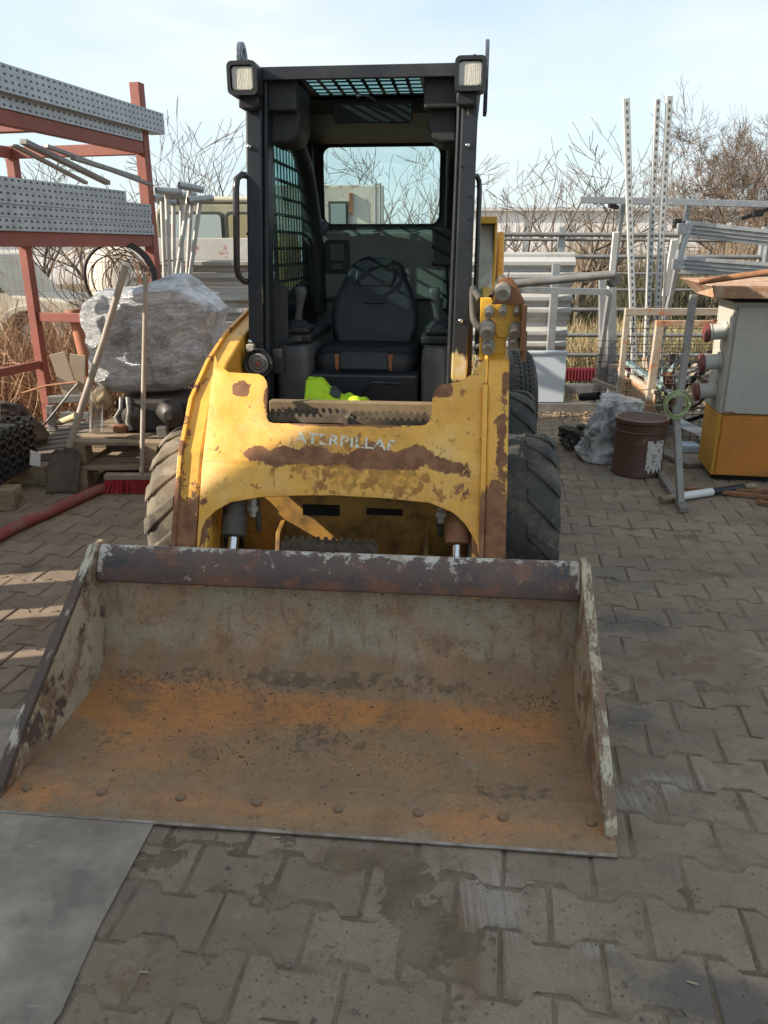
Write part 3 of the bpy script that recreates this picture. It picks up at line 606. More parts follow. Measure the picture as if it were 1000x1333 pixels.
# wheels
def wheel(x, y, mat, sgn, muddy):
    r, w = .375, .255
    rimm = surf('yellow wheel rim', (.55, .30, .04), (.35, .18, .03), 5, .6, layers=[dict(col=RUST, scale=9, th=.56, soft=.04)])
    c = (x - w / 2, y, r - .004)
    wh = B(); wh.lathe([(.03, .06), (.12, .06), (.17, .04), (.20, .02), (.205, .0), (.205, w), (.20, w - .02), (.17, w - .04), (.03, w - .06)], c, (1, 0, 0), 28)
    wo_ = wh.out('wheel', rimm, LD, smooth=35)
    b = B(); b.lathe([(.20, .01), (.235, -.004), (.285, -.010), (.325, .0), (.348, .022), (.355, .06), (.357, w / 2), (.355, w - .06), (.348, w - .022), (.325, w), (.285, w + .010), (.235, w + .004), (.20, w - .01)], c, (1, 0, 0), 56)
    b.out('tyre', mat, wo_, smooth=50)
    b = B(); nl = 17
    for half in (0, 1):
        for i in range(nl):
            a0 = 2 * math.pi * (i + .5 * half) / nl
            sec = []
            for t in (0, .25, .5, .75, 1.0):
                xx = w / 2 + (1 if half else -1) * (.012 + t * (w / 2 - .006)); a = a0 + t * .30; rb = .352 - max(0, t - .75) * .08; rt = .377 - max(0, t - .75) * .09
                wd = .085 + .02 * t
                ring = []
                for (rr, da) in ((rb, -wd), (rt - .015, -wd * .72), (rt - .015, wd * .72), (rb, wd)):
                    ring.append(Vector((c[0] + xx, c[1] + rr * math.sin(a + da) * -1, c[2] + rr * math.cos(a + da))))
                sec.append(ring)
            b.loft(sec)
    o = b.out('tread', mat, wo_, bevel=.007, smooth=40)
wheel(-.640, 1.35, rubber_mud, -1, True); wheel(.630, 1.35, rubber, 1, False); wheel(-.640, 2.33, rubber_mud, -1, True); wheel(.630, 2.33, rubber, 1, False)
# engine hood
b = B(); b.yz([(2.74, .75), (3.35, .75), (3.35, 1.35), (3.2, 1.50), (2.74, 1.53)], -.42, .42); b.out('engine_hood', surf('dirty yellow chassis paint', ()), LD, bevel=.02)
B().lathe([(.012, 0), (.012, .02), (.02, .022), (.02, .05)], (.60, .80, .36), (0, -1, 0), 12).out('pin_end', tread_steel, LD)
b = B(); b.tube([(.56, .80, .40), (.70, .80, .40), (.73, .81, .38)], .018, 10); b.out('pin', rust_mat, LD, smooth=40)

# ---- cab
b = B()
def post(x0b, x1b, x0t, x1t, y0, y1, z0, z1, mat=None):
    b = B(); b.add([(x0b, y0, z0), (x1b, y0, z0), (x1b, y1, z0), (x0b, y1, z0), (x0t, y0, z1), (x1t, y0, z1), (x1t, y1, z1), (x0t, y1, z1)],
                   [(0, 3, 2, 1), (4, 5, 6, 7), (0, 1, 5, 4), (1, 2, 6, 5), (2, 3, 7, 6), (3, 0, 4, 7)])
    return b.out('cab_post', mat or black_post, LD, bevel=.007)
pL = post(-.478, -.418, -.424, -.362, 1.50, 1.57, .78, 2.0); pR = post(.352, .416, .364, .424, 1.50, 1.57, .80, 2.0)
post(-.418, -.394, -.362, -.345, 1.515, 1.60, .78, 2.0, black_paint); post(.332, .352, .348, .364, 1.515, 1.60, .80, 2.0, black_paint)
post(-.470, -.40, -.455, -.385, 2.62, 2.74, .75, 2.0); post(.36, .43, .36, .43, 2.62, 2.74, .75, 2.0)
# lower side walls
for x0, x1 in ((-.475, -.44), (.405, .435)):
    b = B(); b.box(x0, x1, 1.57, 2.66, .75, 1.14); b.out('cab_side', black_paint, LD, bevel=.004)
# side screens: glass and a grid of steel bars
for sx, x in ((-1, -.425), (1, .405)):
    fr = B(); fr.box(x - .012, x + .012, 1.57, 2.66, 1.14, 1.17); fr.box(x - .012, x + .012, 1.57, 2.66, 1.88, 1.98)
    f = fr.out('side_window', black_paint, LD, bevel=.002)
    b = B(); b.box(x - .003, x + .003, 1.58, 2.65, 1.17, 1.88); b.out('pane', glass_teal, f)
    b = B(); xb = x - sx * -.016
    for i in range(17): y = 1.60 + i * .063; b.box(xb - .002, xb + .002, y - .006, y + .006, 1.17, 1.88)
    for i in range(10): z = 1.20 + i * .072; b.box(xb - .0021, xb + .0021, 1.58, 2.65, z - .007, z + .007)
    b.box(xb - .004, xb + .004, 1.94, 1.965, 1.17, 1.88)
    b.out('mesh_guard', black_paint, f)
# roof with its opening
b = B()
b.box(-.452, -.232, 1.50, 2.76, 2.012, 2.022); b.box(.212, .436, 1.50, 2.76, 2.012, 2.022); b.box(-.232, .212, 1.50, 1.60, 2.012, 2.022); b.box(-.232, .212, 1.955, 2.76, 2.012, 2.022)
b.box(-.452, .436, 1.495, 1.520, 1.993, 2.036)
roof = b.out('roof', black_paint, LD, bevel=.003)
b = B()
for i in range(9): x = -.232 + .444 * i / 8; b.box(x - .007, x + .007, 1.60, 1.955, 2.0135, 2.0165)
for i in range(6): y = 1.60 + .355 * i / 5; b.box(-.232, .212, y - .012, y + .012, 2.014, 2.016)
b.out('roof_grille', black_paint, roof)
B().box(-.25, .23, 1.585, 1.97, 2.0235, 2.0265).out('roof_pane', glass_teal, roof)
# headliner, corner speaker pods
b = B(); b.yz([(1.958, 2.004), (2.66, 2.004), (2.66, 1.915), (2.45, 1.93), (2.05, 1.96), (1.975, 1.985)], -.42, .40); b.out('headliner', plastic_dark, LD, bevel=.01)
for s, x0, x1 in ((-1, -.372, -.245), (1, .238, .350)):
    b = B(); q = [(x0, 2.003), (x1, 2.003), (x1, 1.85 if s < 0 else 1.86), (x1 - .02 * 1 if s < 0 else x1, 1.81 if s < 0 else 1.80), (x1 - .05 if s < 0 else x1, 1.795), (x0 if s < 0 else x0 + .05, 1.795), (x0 if s < 0 else x0 + .02, 1.815)]
    if s > 0: q = [(x0, 2.003), (x1, 2.003), (x1, 1.79), (x0 + .05, 1.79), (x0 + .015, 1.81), (x0, 1.85)]
    b.xz(q, 1.60, 1.82); b.out('corner_pod', plastic_dark, LD, bevel=.012, smooth=40)
# dark lining around the opening, behind the front lip
for x0, x1 in ((-.40, -.245), (.225, .37)): B().box(x0, x1, 1.545, 1.60, 1.90, 2.004).out('lining', plastic_dark, LD, bevel=.008)
# thick padded rear corners
for s, pts in ((-1, [(-.375, 1.95, 1.90), (-.372, 2.15, 1.87), (-.375, 2.35, 1.76), (-.378, 2.48, 1.60), (-.375, 2.56, 1.40), (-.375, 2.58, 1.1)]), (1, [(.34, 1.95, 1.90), (.335, 2.15, 1.88), (.335, 2.35, 1.80), (.335, 2.48, 1.62), (.33, 2.56, 1.40), (.33, 2.58, 1.1)])):
    B().tube(pts, [.030, .036, .042, .045, .045, .045], 14).out('pillar_trim', plastic_dark, LD, smooth=60)
# rear wall: window frame, pane, panel
b = B(); W0, W1, Z0, Z1 = -.350, .258, 1.532, 1.908
fo = [(-.45, 1.50), (.42, 1.50), (.42, 2.0), (-.45, 2.0)]; wi = rrect((W0 + W1) / 2, (Z0 + Z1) / 2, W1 - W0, Z1 - Z0, .045, 5)
bmw = bmesh.new(); o_ = [bmw.verts.new((x, 2.70, z)) for x, z in fo]; i_ = [bmw.verts.new((x, 2.70, z)) for x, z in wi]
eds = [bmw.edges.new((o_[k], o_[(k + 1) % 4])) for k in range(4)] + [bmw.edges.new((i_[k], i_[(k + 1) % len(i_)])) for k in range(len(i_))]
bmesh.ops.triangle_fill(bmw, edges=eds, use_beauty=True)
me = bpy.data.meshes.new('rear_window'); bmw.to_mesh(me); bmw.free(); me.materials.append(plastic_dark)
rw = bpy.data.objects.new('rear_window', me); COL.objects.link(rw); rw.parent = LD; s_ = rw.modifiers.new('s', 'SOLIDIFY'); s_.thickness = .03; s_.offset = 0
B().box(W0 - .01, W1 + .01, 2.697, 2.703, Z0 - .01, Z1 + .01).out('pane', glass, rw)
b = B(); b.tube([(x, 2.683, z) for x, z in wi], .006, 6, closed=True); b.out('window_seal', black_paint, rw, smooth=60)
b = B(); b.box(-.45, .42, 2.66, 2.70, .75, 1.508); b.box(-.36, .36, 2.60, 2.665, 1.16, 1.495)
b.out('rear_panel', liner, LD, bevel=.015)
b = B(); b.xz(rrect(-.268, 1.374, .130, .165, .015), 2.585, 2.60); br_ = b.out('switch_bracket', plastic_dark, LD, bevel=.004)
b = B(); b.xz(rrect(-.268, 1.395, .075, .085, .01), 2.575, 2.586); b.xz(rrect(-.268, 1.325, .06, .03, .006), 2.572, 2.586); b.out('switch', plastic_grey, br_, bevel=.003)
b = B(); b.box(.245, .355, 2.05, 2.30, 1.34, 1.50); b.out('side_box', simple('deep black', ()), LD, bevel=.01)
B().tube([(-.40, 2.50, 1.46), (-.36, 2.55, 1.50), (-.34, 2.59, 1.53)], .035, 12).out('vent_duct', plastic_grey, LD, smooth=60)
# visor with its hook
b = B(); b.loft([[Vector((x, y + 1.9, z)) for y, z in ((-.008, 1.905 + e), (.012, 1.905 + e), (.02, 1.98), (0, 1.983))] for x, e in ((-.165, .006), (-.155, 0), (.150, -.004), (.16, .012))]); vs = b.out('visor', surf('scuffed visor plastic', (.035, .03, .03), (.022, .02, .021), 4, .75), LD, bevel=.004)
B().tube([(-.06, 1.89, 1.995), (-.06, 1.87, 2.0), (-.03, 1.86, 2.0), (0, 1.87, 1.99), (.01, 1.89, 1.985)], .005, 8).out('hook', plastic_grey, vs, smooth=60)
# floor and seat
b = B(); b.box(-.44, .42, 1.215, 2.66, .75, .775); b.out('cab_floor', plastic_dark, LD)
b = B(); b.box(-.27, .21, 1.72, 2.60, .775, .90); b.out('seat_base', black_paint, LD, bevel=.01)
def sring(cx, cy, z, w, d, r=.03, bend=0):
    return [Vector((x, y + bend * (abs(x - cx) / (w / 2)) ** 2 * -1, z)) for x, y in rrect(cx, cy, w, d, r, 4)]
SX = -.035
seat = B(); seat.loft([sring(SX, 2.08, .885, .42, .46, .05), sring(SX, 2.07, .90, .46, .50, .06), sring(SX, 2.07, .955, .47, .51, .06), sring(SX, 2.08, .985, .44, .48, .06), sring(SX, 2.08, .992, .38, .42, .06)])
so_ = seat.out('seat', vinyl, LD, smooth=50)
b = B()
prof = [(.945, .33, .10, 2.27), (.98, .385, .12, 2.28), (1.05, .42, .13, 2.30), (1.12, .425, .13, 2.32), (1.18, .40, .12, 2.33), (1.23, .35, .115, 2.35), (1.275, .31, .11, 2.36), (1.32, .275, .10, 2.37), (1.35, .23, .085, 2.375), (1.372, .16, .06, 2.38), (1.382, .08, .03, 2.385)]
b.loft([sring(SX, cy, z, w, d, min(.045, d * .45), .05 if z < 1.3 else .02) for z, w, d, cy in prof]); b.out('backrest', vinyl, so_, smooth=50)
b = B()
for z, w, t in ((.965, .27, 0), (1.00, .26, .012), (1.06, .22, .02)): pass
pp = [(.965, .27), (1.03, .235), (1.10, .21), (1.16, .20), (1.215, .20)]
rg_ = []
for z, w in pp:
    cy = 2.205 + (z - .945) * .19 ; rg_.append([Vector((SX - w / 2, cy, z)), Vector((SX + w / 2, cy, z)), Vector((SX + w / 2, cy + .06, z)), Vector((SX - w / 2, cy + .06, z))])
b.loft(rg_); b.out('centre_panel', vinyl, so_, bevel=.012, seg=3)
for z in (1.035, 1.06, 1.10, 1.13, 1.165):
    cy = 2.197 + (z - .945) * .19; B().tube([(SX - .055, cy, z), (SX, cy - .002, z - .002), (SX + .055, cy, z)], .004, 6).out('seam', simple('deep black', ()), so_)
b = B(); b.loft([[Vector((SX - w / 2, y, z)), Vector((SX + w / 2, y, z)), Vector((SX + w / 2, y + .05, z)), Vector((SX - w / 2, y + .05, z))] for z, w, y in ((1.235, .16, 2.265), (1.27, .19, 2.27), (1.31, .20, 2.285), (1.335, .17, 2.30))]); b.out('headrest_pad', vinyl, so_, bevel=.012, seg=3)
foam = surf('exposed orange seat foam', (.40, .17, .07), (.28, .11, .05), 20, .9)
for x in (-.165, .072):
    B().xz([(x, .975), (x + .02 , .972), (x + .016, .905), (x + .004, .91)], 1.805, 1.83).out('foam_tear', foam, so_)
b = B(); b.loft([[Vector((x, y, z)) for y, z in ((1.80, .905), (1.825, .985), (1.87, .995), (1.87, .90))] for x in (-.15, -.13, .06, .075)]); b.out('front_bolster', vinyl, so_, bevel=.01)
b = B(); b.yz([(1.745, .79), (1.745, .86), (1.80, .885), (1.9, .885), (1.9, .79)], -.24, .18); b.out('seat_pedestal', surf('scuffed seat pedestal', (.02, .02, .021), (.045, .042, .038), 8, .5), LD, bevel=.012)
B().tube([(-.05, 1.70, .80), (.0, 1.68, .86), (.02, 1.68, .875), (.14, 1.68, .87)], .006, 8).out('floor_lever', black_paint, LD, smooth=60)
# consoles and joysticks
for s, x0, x1 in ((-1, -.412, -.262), (1, .222, .352)):
    b = B(); b.loft([[Vector((x, y, z)) for x, y in rrect((x0 + x1) / 2 + s * dx, 1.88, x1 - x0 + dw, .34, .035, 4)] for z, dx, dw in ((.776, 0, 0), (.97, 0, 0), (1.0, 0, -.005), (1.018, .0, -.03))])
    b.out('console', plastic_grey, LD, smooth=50)
    cx = (x0 + x1) / 2
    b = B(); b.box(cx - .075, cx + .07, 1.80, 2.35, 1.02, 1.06); b.box(cx - .05, cx + .06, 1.80, 1.95, 1.06, 1.09); b.out('armrest', plastic_dark, LD, bevel=.012)
    st = B(); st.lathe([(.055, 0), (.057, .012), (.040, .03), (.026, .042)], (cx, 1.87, 1.075), (0, 0, 1), 20); so2 = st.out('joystick', plastic_dark, LD, smooth=50)
    b = B(); b.loft([[Vector((cx + s * -.0 + dx, 1.87 + dy, z)) + Vector((p, q, 0)) for p, q in rrect(0, 0, w, d, min(w, d) * .4, 3)] for z, dx, dy, w, d in ((1.11, 0, 0, .034, .034), (1.16, .008 * -s, .0, .032, .036), (1.205, .016 * -s, -.005, .040, .042), (1.235, .02 * -s, -.008, .052, .046), (1.252, .018 * -s, -.008, .048, .042), (1.258, .018 * -s, -.008, .03, .03))]); b.out('grip', plastic_grey, so2, smooth=50)
b = B(); b.tube([(-.43, 1.80, .99), (-.36, 1.74, 1.035), (-.30, 1.72, 1.05)], .012, 8); b.out('side_lever', plastic_grey, LD, smooth=50)
b = B(); b.box(-.44, -.425, 1.62, 1.80, 1.0, 1.30); b.loft([[Vector((-.42, y, z)), Vector((-.36 , y + .01, z - .03)), Vector((-.36, y + .02, z - .03)), Vector((-.42, y + .02, z))] for y, z in ((1.75, 1.0), (1.76, 1.15), (1.77, 1.29))]); b.out('side_panel_trim', plastic_dark, LD)
# headlights, eyes, handles, bolts
for cx, cz in ((-.409, 1.985), (.392, 1.985)):
    b = B(); b.xz(rrect(cx, cz, .108, .108, .018), 1.425, 1.495); b.xz(rrect(cx + (0.01 if cx < 0 else -.01), cz - .068, .075, .05, .02), 1.44, 1.50); h = b.out('headlight', simple('headlight housing black', (.02, .02, .022), .45), LD, bevel=.006)
    B().xz(rrect(cx, cz, .080, .078, .012), 1.4205, 1.424).out('reflector', reflector, h)
    B().xz(rrect(cx, cz, .078, .076, .012), 1.410, 1.4195).out('lens', lens_glass, h, bevel=.004)
    b = B(); fo_ = rrect(cx, cz, .108, .108, .018); fi_ = rrect(cx, cz, .084, .082, .012)
    n_ = len(fo_); vs_ = [(x, 1.403, z) for x, z in fo_] + [(x, 1.403, z) for x, z in fi_] + [(x, 1.425, z) for x, z in fo_] + [(x, 1.425, z) for x, z in fi_]
    fs_ = [];
    for k in range(n_):
        k2 = (k + 1) % n_; fs_ += [(k, k2, n_ + k2, n_ + k), (k, 2 * n_ + k, 2 * n_ + k2, k2), (n_ + k, n_ + k2, 3 * n_ + k2, 3 * n_ + k)]
    b.add(vs_, fs_); b.out('bezel', simple('headlight housing black', ()), h)
    B().lathe([(.006, 0), (.006, .012), (.003, .014)], (cx + .012, 1.46, cz + .054), (0, 0, 1), 8).out('screw', black_paint, h)
# left lifting eye seen at an angle, right one edge-on
def eye(x, th, poly_c):
    cy, z0, z1 = poly_c; b = B(); n = 18; out_ = []; inn = []
    for i in range(n):
        a = 2 * math.pi * i / n; out_.append((cy + .052 * math.cos(a), z1 - .055 + .055 * math.sin(a))); inn.append((cy + .018 * math.cos(a), z1 - .055 + .034 * math.sin(a)))
    vs_ = [(x, y, z) for y, z in out_] + [(x, y, z) for y, z in inn] + [(x + th, y, z) for y, z in out_] + [(x + th, y, z) for y, z in inn]; fs_ = []
    for k in range(n):
        k2 = (k + 1) % n; fs_ += [(k, n + k, n + k2, k2), (2 * n + k, 2 * n + k2, 3 * n + k2, 3 * n + k), (k, k2, 2 * n + k2, 2 * n + k), (n + k, 3 * n + k, 3 * n + k2, n + k2)]
    b.add(vs_, fs_); b.box(x, x + th, cy - .052, cy - .02, z0, z1 - .055); b.box(x, x + th, cy + .02, cy + .052, z0, z1 - .055); b.box(x, x + th, cy - .052, cy + .052, z0, z1 - .095)
    return b.out('lifting_eye', surf('blue grey steel eye', (.10, .12, .15), (.06, .07, .09), 5, .45), LD, bevel=.002)
eye(-.492, .018, (1.70, 1.93, 2.162)); eye(.444, .014, (1.70, 1.90, 2.150))
def handle(pts, r=.0125): B().tube(pts, r, 12).out('grab_handle', surf('glossy black handle', (.02, .018, .018), (.035, .03, .03), 5, .25), LD, smooth=60)
handle([(-.425, 1.53, 1.675), (-.455, 1.50, 1.680), (-.470, 1.485, 1.665), (-.475, 1.48, 1.63), (-.490, 1.48, 1.34), (-.486, 1.485, 1.315), (-.472, 1.50, 1.295), (-.440, 1.53, 1.290)])
handle([(.415, 1.54, 1.672), (.428, 1.55, 1.672), (.437, 1.56, 1.655), (.440, 1.56, 1.62), (.440, 1.56, 1.20)], .010)
for x, z in ((-.420, 1.775), (.390, 1.770), (-.458, 1.06), (.385, 1.15)):
    B().lathe([(.010, 0), (.010, .004), (.006, .009), (.001, .010)], (x, 1.499, z), (0, -1, 0), 14).out('bolt', chrome, LD, smooth=50)
for x, z in ((-.408, 1.91), (-.445, 1.47), (-.448, 1.30), (.40, 1.60), (.40, 1.52), (.40, 1.44), (.385, 1.03), (.37, 1.70)):
    B().lathe([(.005, 0), (.005, .0015)], (x, 1.4985, z), (0, -1, 0), 10).out('hole', simple('deep black', ()), LD)
# round work lamp / horn on the left post
hc = AL(337, 473, 1.44)
b = B(); b.lathe([(.020, -.05), (.030, -.045), (.048, -.02), (.058, 0), (.060, .006), (.056, .012), (.050, .010), (.046, .004)], hc, (0, -1, 0), 28)
hn = b.out('horn', simple('headlight housing black', ()), LD, smooth=40)
B().lathe([(.040, .0), (.040, .008), (.034, .010), (.031, .006), (.026, .006), (.022, .011), (.014, .011), (.012, .007)], hc, (0, -1, 0), 28).out('horn_cover', surf('grey horn face', (.20, .19, .17), (.11, .10, .09), 12, .5), hn, smooth=25)
B().lathe([(.009, .006), (.009, .013), (.005, .014)], hc, (0, -1, 0), 12).out('horn_button', simple('faded red', (.30, .07, .05), .6), hn)
b = B(); b.box(hc.x - .045, hc.x - .015, 1.43, 1.46, hc.z + .045, hc.z + .075); b.box(hc.x - .038, hc.x + .01, 1.44, 1.50, hc.z + .03, hc.z + .05); b.out('horn_bracket', dusty_metal, hn, bevel=.003)
B().tube([(hc.x - .02, 1.47, hc.z), (hc.x - .07, 1.46, hc.z - .01), (hc.x - .085, 1.47, hc.z - .05), (hc.x - .06, 1.52, hc.z - .08)], .006, 6).out('wire', plastic_dark, hn, smooth=60)
b = B(); b.box(hc.x + .045, hc.x + .085, 1.50, 1.55, hc.z - .05, hc.z + .05); b.out('relay_box', plastic_dark, LD, bevel=.004)

# hi-vis vest lying on the cab floor
VO = Vector(LD.location) + Matrix.Rotation(-TH, 3, 'Z') @ Vector((-.12, 1.52, .775))
vt = empty('hi_vis_vest', VO, 'crumpled fluorescent yellow safety vest lying on the cab floor', 'vest', rz=-TH)
def cloth(n, m, fn, name, mat, parent, th=.004):
    vs = [Vector(fn(i / n, j / m)) for j in range(m + 1) for i in range(n + 1)]; fs = [(j * (n + 1) + i, j * (n + 1) + i + 1, (j + 1) * (n + 1) + i + 1, (j + 1) * (n + 1) + i) for j in range(m) for i in range(n)]
    o = B().add(vs, fs).out(name, mat, parent, smooth=180); s = o.modifiers.new('s', 'SOLIDIFY'); s.thickness = th; return o
def vest(u, v):
    # u across, v from front (low) to back (high)
    x = -.115 + .26 * u; prof = (1 - u) ** .9; zmax = .012 + .115 * prof + .012 * math.sin(u * 9)
    y = -.10 + v * .16; z = .012 + (zmax) * math.sin(min(1, v * 1.35) * math.pi / 2) + noise.noise(Vector((u * 7, v * 5, 1))) * .014
    return (x, y, z)
cloth(30, 20, vest, 'cloth', hivis, vt)
def band(u, v):
    p = vest(.30 + .70 * u, .02 + .22 * v); return (p[0], p[1] - .0045, p[2] + .004)
cloth(20, 4, band, 'reflective_band', reflect_tape, vt, .002)
def band2(u, v):
    p = vest(.38 + .16 * v, .45 + .5 * u); return (p[0], p[1] - .003, p[2] + .006)
cloth(12, 4, band2, 'dark_band', simple('dark tape', (.05, .06, .06), .7), vt, .002)
# ------------------------------------------------------------------ things round the yard
red_steel = surf('red oxide rack paint', (.27, .072, .045), (.21, .055, .036), 4, .6, bump=.2, layers=[dict(col=(.22, .07, .05), scale=9, th=.60, soft=.1, amt=.6), dict(col=(.5, .22, .17), scale=20, th=.66, soft=.05, amt=.5)])
galv_dark = surf('dull galvanised steel', (.27, .265, .25), (.20, .19, .18), 10, .55, metal=.4, bump=.2, layers=[dict(col=(.14, .11, .08), scale=6, th=.6, soft=.1, amt=.6)])
rust_light = surf('flaking orange rust', (.42, .20, .10), (.36, .25, .17), 12, .85, bump=.6, layers=[dict(col=(.50, .38, .26), scale=14, th=.56, soft=.05, amt=.9), dict(col=(.16, .07, .04), scale=20, th=.62, soft=.05, amt=.8)])
wood = surf('weathered pallet wood', (.33, .245, .155), (.22, .165, .11), 5, .85, bump=.5, aniso=(.8, 8, 8), layers=[dict(col=(.10, .075, .055), scale=7, th=.60, soft=.08, amt=.8)], var=.2)
grey_wood = surf('grey pallet slats', (.24, .20, .155), (.16, .135, .11), 5, .9, bump=.5, aniso=(.8, 8, 8), var=.2)
handle_wood = surf('grey wooden handle', (.40, .34, .27), (.30, .25, .20), 6, .7, aniso=(3, 3, .5))
dark_stuff = surf('black plastic crate', (.018, .019, .021), (.03, .03, .032), 6, .45)
# perforated trays
def perforated(name, base, pitch=.052, rowz=.035, hx=.5, hz=.42, dark=(.035, .035, .04), ax=1):
    N = NT(name); v = N.coord(); sp = N.n('ShaderNodeSeparateXYZ'); N.l(v, sp.inputs[0])
    a = N.math('FRACT', N.math('DIVIDE', sp.outputs[ax], pitch)); c = N.math('FRACT', N.math('DIVIDE', sp.outputs[2], rowz))
    h = N.math('MULTIPLY', N.math('LESS_THAN', a, hx), N.math('LESS_THAN', N.math('ABSOLUTE', N.math('SUBTRACT', c, .5)), hz / 2))
    col = N.mix(N.ramp(N.noise(v, 9, 6), .3, .7), base, tuple(x * .75 for x in base)); N.l(N.mix(h, col, dark), N.b.inputs['Base Color'])
    N.l(N.math('MULTIPLY', N.math('SUBTRACT', 1, h), .5), N.b.inputs['Metallic']); N.b.inputs['Roughness'].default_value = .45; MATS[name] = N.m; return N.m
perf = perforated('perforated galvanised tray', (.40, .41, .42), hx=.42, hz=.34)
RK = empty('storage_rack', (-1.68, 6.0, 0), 'red steel storage rack loaded with galvanised cable trays', 'rack', rz=R(-14))
def rk(x0, x1, y0, y1, z0, z1, name, bev=.004): B().box(x0, x1, y0, y1, z0, z1).out(name, red_steel, RK, bevel=bev)
rk(-.075, 0, -.04, .035, 0, 2.50, 'post'); rk(-1.16, -1.09, -.035, .035, 0, 2.13, 'post'); rk(-.075, 0, -3.4, -3.33, 0, 2.50, 'post'); rk(-1.16, -1.09, -3.4, -3.33, 0, 2.13, 'post')
for z0, z1 in ((2.045, 2.122), (1.425, 1.505)):
    rk(-.060, -.005, -3.33, -.041, z0, z1, 'beam'); rk(-1.15, -1.10, -3.33, -.041, z0, z1, 'beam'); rk(-1.088, -.077, -.030, .022, z0, z1, 'beam'); rk(-1.088, -.077, -3.39, -3.34, z0, z1, 'beam')
for z0, ys in ((2.05, (-1.15, -2.3)), (1.44, (-1.15, -2.3))):
    for y in ys: rk(-1.09, -.062, y - .03, y + .03, z0, z0 + .055, 'beam')
rk(-1.088, -.077, -.020, .020, .865, .935, 'beam')
rk(-1.15, -1.10, -3.33, -.041, .50, .56, 'beam')
TRL = 3.3
Mr = Matrix.Translation(RK.location) @ Matrix.Rotation(R(-14), 4, 'Z')
def tray(x, z, y1, h=.068, ln=TRL, label='', group='galvanised perforated trays on the rack', jit=0.0):
    b = B(); w = .11; t = .004
    b.box(x - t, x, -ln, 0, 0, h); b.box(x - w, x - t - .0005, -ln, 0, 0, t); b.box(x - w - t, x - w - .0005, -ln, 0, 0, h); b.box(x - t - .012, x - t - .0005, -ln, 0, h - t, h - .0004); b.box(x - t - .012, x - t - .0005, -ln, 0, t + .0004, t * 2)
    me = b.out('cable_tray', perf); me.matrix_world = Mr @ Matrix.Translation((0, y1, z)) @ Matrix.Rotation(R(jit), 4, 'Z')
    return tag(me, label, 'cable tray', group)
tray(.055, 2.262, .17, label='topmost perforated tray on the upper shelf of the red rack', jit=0)
tray(.058, 2.192, .165, label='second perforated tray from the top of the upper shelf', jit=.1)
tray(.005, 2.124, -.06, label='recessed tray lying directly on the upper beam under the outer two', jit=-.1)
tray(-.14, 2.19, .10, label='inner tray behind the outer trays on the upper shelf'); tray(-.14, 2.26, .12, label='inner tray behind the topmost tray on the upper shelf')
tray(.000, 1.716, -.34, label='shorter topmost perforated tray on the lower shelf, ending before the post', jit=0)
tray(.012, 1.646, -.045, label='dull perforated tray second from the top of the lower shelf', jit=.1)
tray(.008, 1.577, -.05, label='perforated tray second from the bottom of the lower shelf', jit=-.1)
tray(.014, 1.507, -.035, label='bottom perforated tray of the lower shelf resting on the red beam')
tray(-.16, 1.51, -.05, label='inner tray behind the bottom tray of the lower shelf'); tray(-.16, 1.58, -.05, label='inner tray one up behind the lower shelf trays')
# loose bars lying slanted between the shelves
for k, (a, c, w, lab) in enumerate((((60, 190, 4.9), (195, 240, 5.8), .02, 'thin steel bar slanting down from the upper shelf, nearest'), ((30, 184, 4.8), (140, 238, 5.8), .028, 'steel channel slanting down across the gap between the shelves'), ((95, 205, 5.0), (180, 232, 5.9), .024, 'steel bar lying above the channel between the shelves'), ((20, 190, 5.0), (112, 238, 5.9), .02, 'lowest slanting steel bar between the shelves'))):
    p, q = A(*a[:2], Y=a[2]), A(*c[:2], Y=c[2]); b = B(p); b.bar(p, q, w * 1.6, w); tag(b.out('steel_bar', galv_dark, bevel=.002), lab, 'steel bar', 'loose bars between the rack shelves')
# mesh fence behind the rack
wire_m = surf('rusty fence wire', (.30, .22, .16), (.20, .13, .09), 9, .8, bump=0)
FN = empty('mesh_fence', (-4.2, 7.35, 0), 'rusty welded wire mesh fence behind the red rack', 'fence')
b = B(FN.location); rnd = random.Random(3); x = -6.2
while x < -1.9:
    b.tube([(x + rnd.uniform(-.01, .01), 7.35 + rnd.uniform(-.01, .01), -.03), (x + rnd.uniform(-.015, .015), 7.34, .8), (x + rnd.uniform(-.01, .01), 7.35, 1.56)], .0024, 3, cap=False); x += .052
for z in (.06, .30, .55, .80, .84, 1.05, 1.30, 1.54): b.tube([(-6.2, 7.35, z), (-4.8, 7.36, z + .01), (-3, 7.34, z - .01), (-1.9, 7.35, z)], .003, 3, cap=False)
o = b.out('wire_mesh', wire_m, FN, fix=False); o['kind'] = 'stuff'
for x in (-6.2, -4.05, -1.92): B(FN.location).box(x - .025, x + .025, 7.37, 7.42, -.05, 1.62).out('post', rust_mat, FN)

